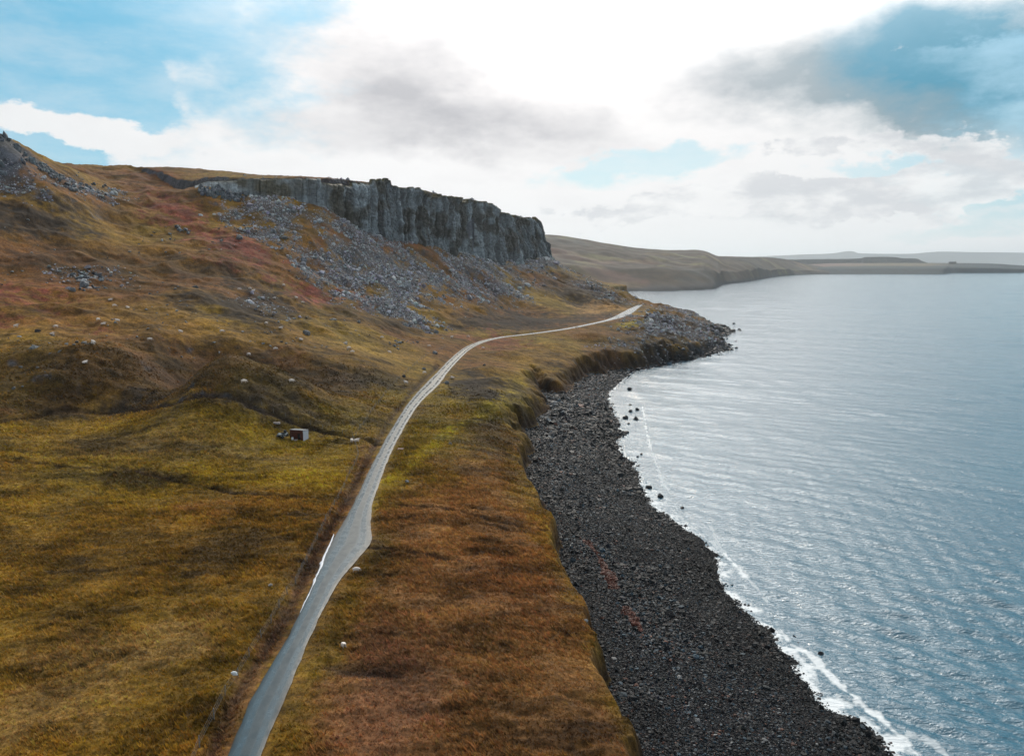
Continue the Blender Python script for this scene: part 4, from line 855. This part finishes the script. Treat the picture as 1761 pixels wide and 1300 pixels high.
for pose in ('graze', 'stand', 'lie'):
    for tone, wool in (('white', m_wool), ('black', m_wool2)):
        m_ = sheep_mesh(pose); m_.name = 'sheep'; m_.materials.append(wool); m_.materials.append(m_face if tone == 'white' else m_wool2); sheep_me[pose, tone] = m_
def sheep(px, py, head, pose, label, tone='white', size=1.02):
    x, y, zz_ = hit(px, py); o = bpy.data.objects.new('sheep', sheep_me[pose, tone]); C.objects.link(o)
    o.location = (x, y, zz_+(.02 if pose != 'lie' else -.02)); o.rotation_euler = (0, 0, R(head)); o.scale = (size*(1.35 if math.hypot(x, y) > 180 else 1),)*3
    if math.hypot(x, y) > 200: o.location[2] += .12
    tag(o, label, 'sheep', 'sheep scattered over the hill pasture')
for a in [
 (613, 984, 15, 'graze', 'white sheep on the verge just below the wide passing place'), (591, 1112, -60, 'lie', 'white sheep in the brown grass lower right of the road'),
 (613, 761, 10, 'lie', 'sheep at the field corner, right one of the pair by the road'), (605, 763, 100, 'graze', 'sheep at the field corner, left one of the pair by the road'),
 (502, 659, 20, 'graze', 'lone white sheep on the dark slope straight above the red shed'), (698, 662, 170, 'stand', 'white sheep by the hollow just left of the bending road'),
 (730, 644, 40, 'graze', 'white sheep on the brown bank close left of the road'), (778, 651, 200, 'lie', 'white sheep right of the road beside the passing bay'),
 (738, 598, 10, 'graze', 'single white sheep on the pasture above the road bend, right of the stone ring'), (670, 609, 170, 'stand', 'white sheep on yellow grass below the stone ring'),
 (657, 583, 15, 'graze', 'white sheep just above the stone ring'), (594, 592, 10, 'lie', 'white sheep, top one of a diagonal three on the mid pasture'), (600, 602, 30, 'graze', 'white sheep, middle one of a diagonal three on the mid pasture'),
 (606, 608, 190, 'graze', 'white sheep, bottom one of a diagonal three on the mid pasture'), (518, 586, 160, 'lie', 'pinkish white sheep below the lone blue grey boulder'),
 (483, 566, 0, 'lie', 'long white sheep at the top edge of the yellow pasture left of the boulder'), (458, 559, 150, 'graze', 'white sheep at the foot of the dark mound, left of the long one'),
 (382, 573, 20, 'graze', 'white sheep alone on the mid pasture under the dark mound'), (311, 574, 170, 'stand', 'white sheep on the bright ridge right of a dark grass patch'),
 (258, 588, 20, 'graze', 'white sheep on the open ridge between two others far apart'), (161, 593, 160, 'stand', 'white sheep above the dark grass shade left'), (146, 626, 60, 'lie', 'white sheep low on the dark slope at left'),
 (90, 577, 0, 'lie', 'white sheep lowest of the three at the far left'), (96, 565, 180, 'graze', 'white sheep uppermost of the pair above the black one'), (28, 565, 5, 'stand', 'white sheep nearest the left edge of the photo'),
 (65, 573, 30, 'graze', 'black sheep among the white ones at far left'), (169, 553, 70, 'graze', 'white sheep at the right tip of the lower red bracken'), (178, 560, 20, 'lie', 'white sheep just below the one at the bracken tip'),
 (202, 555, 200, 'stand', 'white sheep with a dark hollow behind, right of the lower bracken'), (197, 529, 30, 'graze', 'white sheep on the upper ridge, left one of two'), (220, 531, 160, 'lie', 'white sheep on the upper ridge, right one of two'),
 (190, 518, 10, 'lie', 'white sheep upper left of the ridge pair'), (155, 499, 30, 'graze', 'white sheep close below the wide blue grey boulders'), (412, 501, 20, 'graze', 'white sheep, left one of the group on the knoll top'),
 (430, 499, 170, 'graze', 'white sheep, middle one of the group on the knoll top'), (436, 503, 40, 'stand', 'white sheep, right one of the group on the knoll top'), (472, 515, 0, 'lie', 'white sheep alone on the right shoulder of the knoll'),
 (510, 515, 160, 'stand', 'white sheep, upper of two on the steep bank by the red heather'), (521, 523, 10, 'graze', 'white sheep, lower of two on the steep bank by the red heather'), (488, 493, 60, 'graze', 'white sheep at the left point of the red heather'),
 (706, 556, 15, 'graze', 'small white sheep right of the lowest scree tongue in dark grass'), (777, 583, 20, 'stand', 'small white sheep where the scree tongue ends near the road'), (805, 581, 170, 'graze', 'small white sheep above the road bend'),
 (831, 601, 10, 'graze', 'small white sheep on the seaward side of the road bend'), (991, 566, 15, 'stand', 'white sheep on the verge of the road out to the headland'), (420, 661, 10, 'graze', 'small pale sheep low on the dark slope left of the shed'),
 (428, 614, 160, 'graze', 'small white sheep under a dark hummock on the mid slope'), (474, 603, 20, 'graze', 'small white sheep left end of the yellow pasture strip')]:
    sheep(*a[:4], a[4], tone='black' if a[4].startswith('black') else 'white')

# ------------------------------------------------------------------ shed, trailer and slabs
def thing(name, label, cat, loc, rz=0, group=None):
    o = bpy.data.objects.new(name, None); C.objects.link(o); o.location = loc; o.rotation_euler = (0, 0, rz); o.empty_display_size = .5; return tag(o, label, cat, group)
def bm_obj(name, bm, mat, parent=None, loc=(0, 0, 0)):
    me = bpy.data.meshes.new(name); bmesh.ops.recalc_face_normals(bm, faces=bm.faces); bm.to_mesh(me); bm.free(); me.materials.append(mat); return link(name, me, parent, loc)
def bbox(bm, x0, x1, y0, y1, z0, z1, rot=None):
    vs_ = [bm.verts.new((x, y, z)) for z in (z0, z1) for y in (y0, y1) for x in (x0, x1)]
    for f in [(0, 2, 3, 1), (4, 5, 7, 6), (0, 1, 5, 4), (2, 6, 7, 3), (0, 4, 6, 2), (1, 3, 7, 5)]: bm.faces.new([vs_[i] for i in f])
    if rot: bmesh.ops.rotate(bm, verts=vs_, cent=rot[0], matrix=__import__('mathutils').Matrix.Rotation(rot[1], 3, rot[2]))
    return vs_
m_redwood = simple_mat('rust_red_boards', (.105, .030, .016), .8, .35, 3, .3); m_white = simple_mat('pale_painted_panel', (.62, .66, .74), .6, .12, 4, .2)
m_tin = simple_mat('corrugated_tin', (.12, .14, .155), .7, .35, 1.5, .2, .3); m_black = simple_mat('black_plastic', (.012, .018, .020), .45, .3, 3, .3); m_sheet = simple_mat('white_sheeting', (.80, .86, .88), .5, .15, 3, .3)
m_post = simple_mat('grey_wood', (.23, .22, .20), .9, .25, 5, .3); m_dark = simple_mat('dark_opening', (.012, .010, .009), .9, .2, 3); m_tyre = simple_mat('tyre', (.02, .02, .02), .85, .2, 5)
x, y, zz_ = hit(515, 755)
hut = thing('shed', 'small rust red shed with grey tin roof and white right end wall', 'shed', (x, y, zz_), R(-17))
L_, D_, H_ = 3.9, 2.7, 2.15
bm = bmesh.new()
for i in range(26):
    t0 = -L_/2+i*L_/26; bbox(bm, t0+.004, t0+L_/26-.004, -D_/2-.02*(i % 2)*.5, -D_/2+.05, -.4, H_+.32)
bbox(bm, -L_/2, -L_/2+.05, -D_/2+.052, D_/2-.052, -.4, H_+.05); bbox(bm, -L_/2, L_/2-.06, D_/2-.05, D_/2, -.4, H_-.05)
bm_obj('wall', bm, m_redwood, hut)
bm = bmesh.new()
for i in range(13):
    t0 = -D_/2+.055+i*(D_-.11)/13; bbox(bm, L_/2-.05, L_/2+.012*(i % 2), t0, t0+(D_-.11)/13-.005, -.4, H_+.30-.3*(i+1)/13)
bm_obj('end_wall', bm, m_white, hut)['label'] = 'white painted end wall'
bm = bmesh.new(); ns = 60; rows_ = []
for iy, yy in enumerate((-D_/2-.18, D_/2+.15)):
    for lay in (0, -.03): rows_.append([bm.verts.new((-L_/2-.12+i*(L_+.24)/ns, yy, H_+(.36 if iy == 0 else .0)+.035*math.sin(i*1.57)+lay)) for i in range(ns+1)])
for i in range(ns):
    bm.faces.new((rows_[0][i], rows_[0][i+1], rows_[2][i+1], rows_[2][i])); bm.faces.new((rows_[1][i], rows_[1][i+1], rows_[3][i+1], rows_[3][i])); bm.faces.new((rows_[0][i], rows_[0][i+1], rows_[1][i+1], rows_[1][i])); bm.faces.new((rows_[2][i], rows_[2][i+1], rows_[3][i+1], rows_[3][i]))
bm_obj('roof', bm, m_tin, hut)
bm = bmesh.new(); bbox(bm, .35, 1.15, -D_/2-.05, -D_/2-.03, .0, 1.55); d_ = bm_obj('door', bm, m_dark, hut); d_['label'] = 'dark shed door'
bm = bmesh.new(); bbox(bm, 1.0, 1.06, -D_/2-.09, -D_/2-.052, .7, .9); bm_obj('handle', bm, m_tin, d_)
x, y, zz_ = hit(487, 753)
tr_ = thing('trailer', 'low dark trailer heaped with black bags and white sheeting, left of the red shed', 'trailer', (x, y, zz_), R(12))
bm = bmesh.new(); bbox(bm, -1.5, 1.3, -.75, .75, .45, .55)
for a_ in ((-1.5, 1.3, -.80, -.75), (-1.5, 1.3, .75, .80), (-1.55, -1.5, -.8, .8), (1.3, 1.35, -.8, .8)): bbox(bm, *a_, .45, .95)
bm_obj('bed', bm, m_black, tr_)
for s in (-1, 1):
    bm = bmesh.new(); bmesh.ops.create_cone(bm, cap_ends=True, segments=20, radius1=.34, radius2=.34, depth=.2, matrix=__import__('mathutils').Matrix.Rotation(math.pi/2, 4, 'X')); w_ = bm_obj('wheel', bm, m_tyre, tr_, (-.1, s*.94, .34))
    bm = bmesh.new(); bmesh.ops.create_cone(bm, cap_ends=True, segments=16, radius1=.17, radius2=.15, depth=.22, matrix=__import__('mathutils').Matrix.Rotation(math.pi/2, 4, 'X')); bm_obj('rim', bm, m_tin, w_)
bm = bmesh.new(); bbox(bm, -2.5, -1.55, -.04, .04, .42, .50); bm_obj('drawbar', bm, m_tin, tr_)
def lump(name, c, r, mat, seed, parent):
    bm = bmesh.new(); bmesh.ops.create_icosphere(bm, subdivisions=3, radius=1)
    for v in bm.verts:
        k_ = 1+.25*(float(vnoise(np.array([v.co.x*2+seed]), np.array([v.co.y*2+v.co.z*3]), seed)[0])-.5)*2; v.co = (v.co.x*r[0]*k_, v.co.y*r[1]*k_, v.co.z*r[2]*k_)
    o = bm_obj(name, bm, mat, parent, c); return o
for i, (c, r) in enumerate([((.6, .1, 1.15), (.55, .55, .45)), ((-.2, .2, 1.05), (.6, .5, .35)), ((.5, .35, 1.65), (.42, .4, .38)), ((-1.0, -.1, .95), (.5, .5, .25))]): lump('bag', c, r, m_black, 60+i, tr_)
bm = bmesh.new(); n_g = 14; gv = [[bm.verts.new((-1.35+2.5*i/n_g, -.82+.95*j/n_g, .98+.25*math.sin(i*.55)+.12*math.sin(j*.9+i)+(.12 if i > 7 else 0)-(.35 if j == 0 else 0))) for j in range(n_g+1)] for i in range(n_g+1)]
for i in range(n_g):
    for j in range(n_g):
        if (i, j) not in ((0, 14), (13, 13)): bm.faces.new((gv[i][j], gv[i+1][j], gv[i+1][j+1], gv[i][j+1]))
bmesh.ops.solidify(bm, geom=bm.faces[:], thickness=.03); bm_obj('sheet', bm, m_sheet, tr_)
def slab(px, py, sx, sy, h, rz, mat, name, label, cat):
    x, y, zz_ = hit(px, py); bm = bmesh.new(); bbox(bm, -sx/2, sx/2, -sy/2, sy/2, -.1, h); bmesh.ops.bevel(bm, geom=bm.edges[:], offset=.03, segments=1)
    for v in bm.verts: v.co.z += .03*math.sin(v.co.x*5+v.co.y*3)
    o = bm_obj(name, bm, mat, None, (x, y, zz_)); o.rotation_euler = (0, 0, R(rz)); return tag(o, label, cat)
m_slab = simple_mat('pale_concrete', (.50, .44, .42), .85, .2, 3, .3)
slab(476, 729, 1.7, .7, .35, 4, m_slab, 'feed_trough', 'long pale feed trough in the grass above the dark trailer', 'trough'); slab(689, 773, 1.5, 1.1, .25, -10, simple_mat('pinkish_slab', (.50, .36, .34), .85, .2, 3, .3), 'concrete_slab', 'flat pinkish slab on the grass right of the road', 'slab')
slab(503, 756, .5, .4, .6, 20, m_sheet, 'feed_bag', 'small white feed bag standing at the left corner of the red shed', 'bag'); slab(509, 758, .9, .4, .15, 10, m_slab, 'stone_step', 'flat pale stone in front of the red shed', 'stone')

# ------------------------------------------------------------------ fences
def fence(name, pts, label, step=4.5, h=1.25, wires=3, lean=.03):
    P = np.array([hit(a, b_) for a, b_ in pts]); Q = catmull(P[:, :2], 6); sg = np.concatenate([[0], np.cumsum(np.linalg.norm(np.diff(Q, axis=0), axis=1))])
    n = int(sg[-1]/step)+1; st = np.linspace(0, sg[-1], n); qx, qy = np.interp(st, sg, Q[:, 0]), np.interp(st, sg, Q[:, 1])
    root = thing(name, label, 'fence', (qx[0], qy[0], Zat(qx[0], qy[0]))); tops = []; g = np.random.default_rng(len(pts)*7)
    for i in range(n):
        zz_ = Zat(qx[i], qy[i]); bm = bmesh.new(); r = g.uniform(.05, .075)
        bmesh.ops.create_cone(bm, cap_ends=True, segments=7, radius1=r, radius2=r*.85, depth=h+.4); bmesh.ops.translate(bm, verts=bm.verts, vec=(0, 0, h/2-.2))
        o = bm_obj('post', bm, m_post, root, (qx[i]-qx[0], qy[i]-qy[0], zz_-root.location[2])); o.rotation_euler = (g.normal(0, lean), g.normal(0, lean), 0); tops.append((qx[i]-qx[0], qy[i]-qy[0], zz_-root.location[2]))
    V = []; F = []
    for w_ in range(wires):
        hz = h*(.35+.3*w_)
        for i in range(n-1):
            a, b_ = np.array(tops[i])+(0, 0, hz), np.array(tops[i+1])+(0, 0, hz); r = .008; k0 = len(V)
            for p in (a, b_): V += [tuple(p+np.array(q)) for q in ((r, 0, r), (-r, 0, r), (-r, 0, -r), (r, 0, -r))]
            F += [(k0+j, k0+(j+1) % 4, k0+4+(j+1) % 4, k0+4+j) for j in range(4)]
    link('wire', mesh_from('wire', V, F, m_tin, smooth=False), root)
    return root
fence('fence', [(300, 1400), (341, 1292), (359, 1258), (375, 1225), (391, 1190), (404, 1172), (418, 1148), (432, 1125), (458, 1085), (475, 1055), (490, 1030), (512, 1000), (532, 958), (548, 925), (563, 892), (580, 862), (598, 825), (612, 797), (616, 782), (608, 757)],
      'post and wire fence between the left field and the lower road')
fence('fence', [(606, 752), (560, 738), (520, 728), (480, 714), (450, 700), (430, 690)], 'fence of weathered posts along the dark bank behind the red shed', 3.2)
fence('fence', [(612, 750), (640, 708), (665, 675), (700, 640), (735, 612), (765, 598)], 'thin wire fence climbing from the field corner to the road bend', 5.0)
x, y, zz_ = hit(404, 1176)
bg_ = lump('plastic_bag', (x, y, zz_+1.25), (.42, .22, .26), m_sheet, 77, None); bg_.rotation_euler = (.3, .5, .6); tag(bg_, 'white plastic bag snagged on a fence post left of the lower road', 'bag')
boulder(465, 1008, 7, 'small pale stone in the dark peat hollow left of the fence', (.45, .40, .36), seed=90); boulder(1008, 1068, 7, 'pale blue grey litter stone at the grass edge above the beach', (.40, .50, .58), seed=91)
m_strip = simple_mat('strip_white', (.70, .73, .78), .6, .06, 3, .3)
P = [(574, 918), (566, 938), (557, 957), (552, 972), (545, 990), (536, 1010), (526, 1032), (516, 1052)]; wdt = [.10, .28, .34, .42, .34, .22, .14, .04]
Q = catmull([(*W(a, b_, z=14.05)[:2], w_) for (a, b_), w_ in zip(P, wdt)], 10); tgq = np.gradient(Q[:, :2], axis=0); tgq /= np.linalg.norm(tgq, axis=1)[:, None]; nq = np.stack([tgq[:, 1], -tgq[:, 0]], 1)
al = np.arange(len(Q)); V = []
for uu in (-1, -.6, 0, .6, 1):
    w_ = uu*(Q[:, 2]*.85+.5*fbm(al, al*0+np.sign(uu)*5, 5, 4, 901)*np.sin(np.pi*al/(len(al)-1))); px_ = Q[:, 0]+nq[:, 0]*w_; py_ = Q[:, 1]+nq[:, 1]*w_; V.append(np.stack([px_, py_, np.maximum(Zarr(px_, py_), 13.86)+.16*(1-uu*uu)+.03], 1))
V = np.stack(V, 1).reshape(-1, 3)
tag(link('white_strip', mesh_from('white_strip', V, grid_faces(len(Q), 5), m_strip)), 'ragged white strip along the left road edge by the passing place', 'snow')  # raised matt white strip with ragged borders beside the road
# farm house on the far headland
x, y, zz_ = W(1638, 453.5, Y=5300)
fh = thing('farmhouse', 'tiny dark farmhouse on the crest of the far headland', 'house', (x, y, zz_)); bm = bmesh.new(); bbox(bm, -22, 22, -7, 7, -6, 6); bm_obj('wall', bm, m_post, fh)
bm = bmesh.new(); v_ = [bm.verts.new(p) for p in ((-23, -8, 6), (23, -8, 6), (23, 8, 6), (-23, 8, 6), (-23, 0, 12), (23, 0, 12))]
for f in ((0, 1, 5, 4), (2, 3, 4, 5), (0, 4, 3), (1, 2, 5), (0, 3, 2, 1)): bm.faces.new([v_[i] for i in f])
rf = bm_obj('roof', bm, m_black, fh); bm = bmesh.new(); bbox(bm, 17, 19.5, -1.5, 1.5, 8, 15); bm_obj('chimney', bm, m_post, rf)
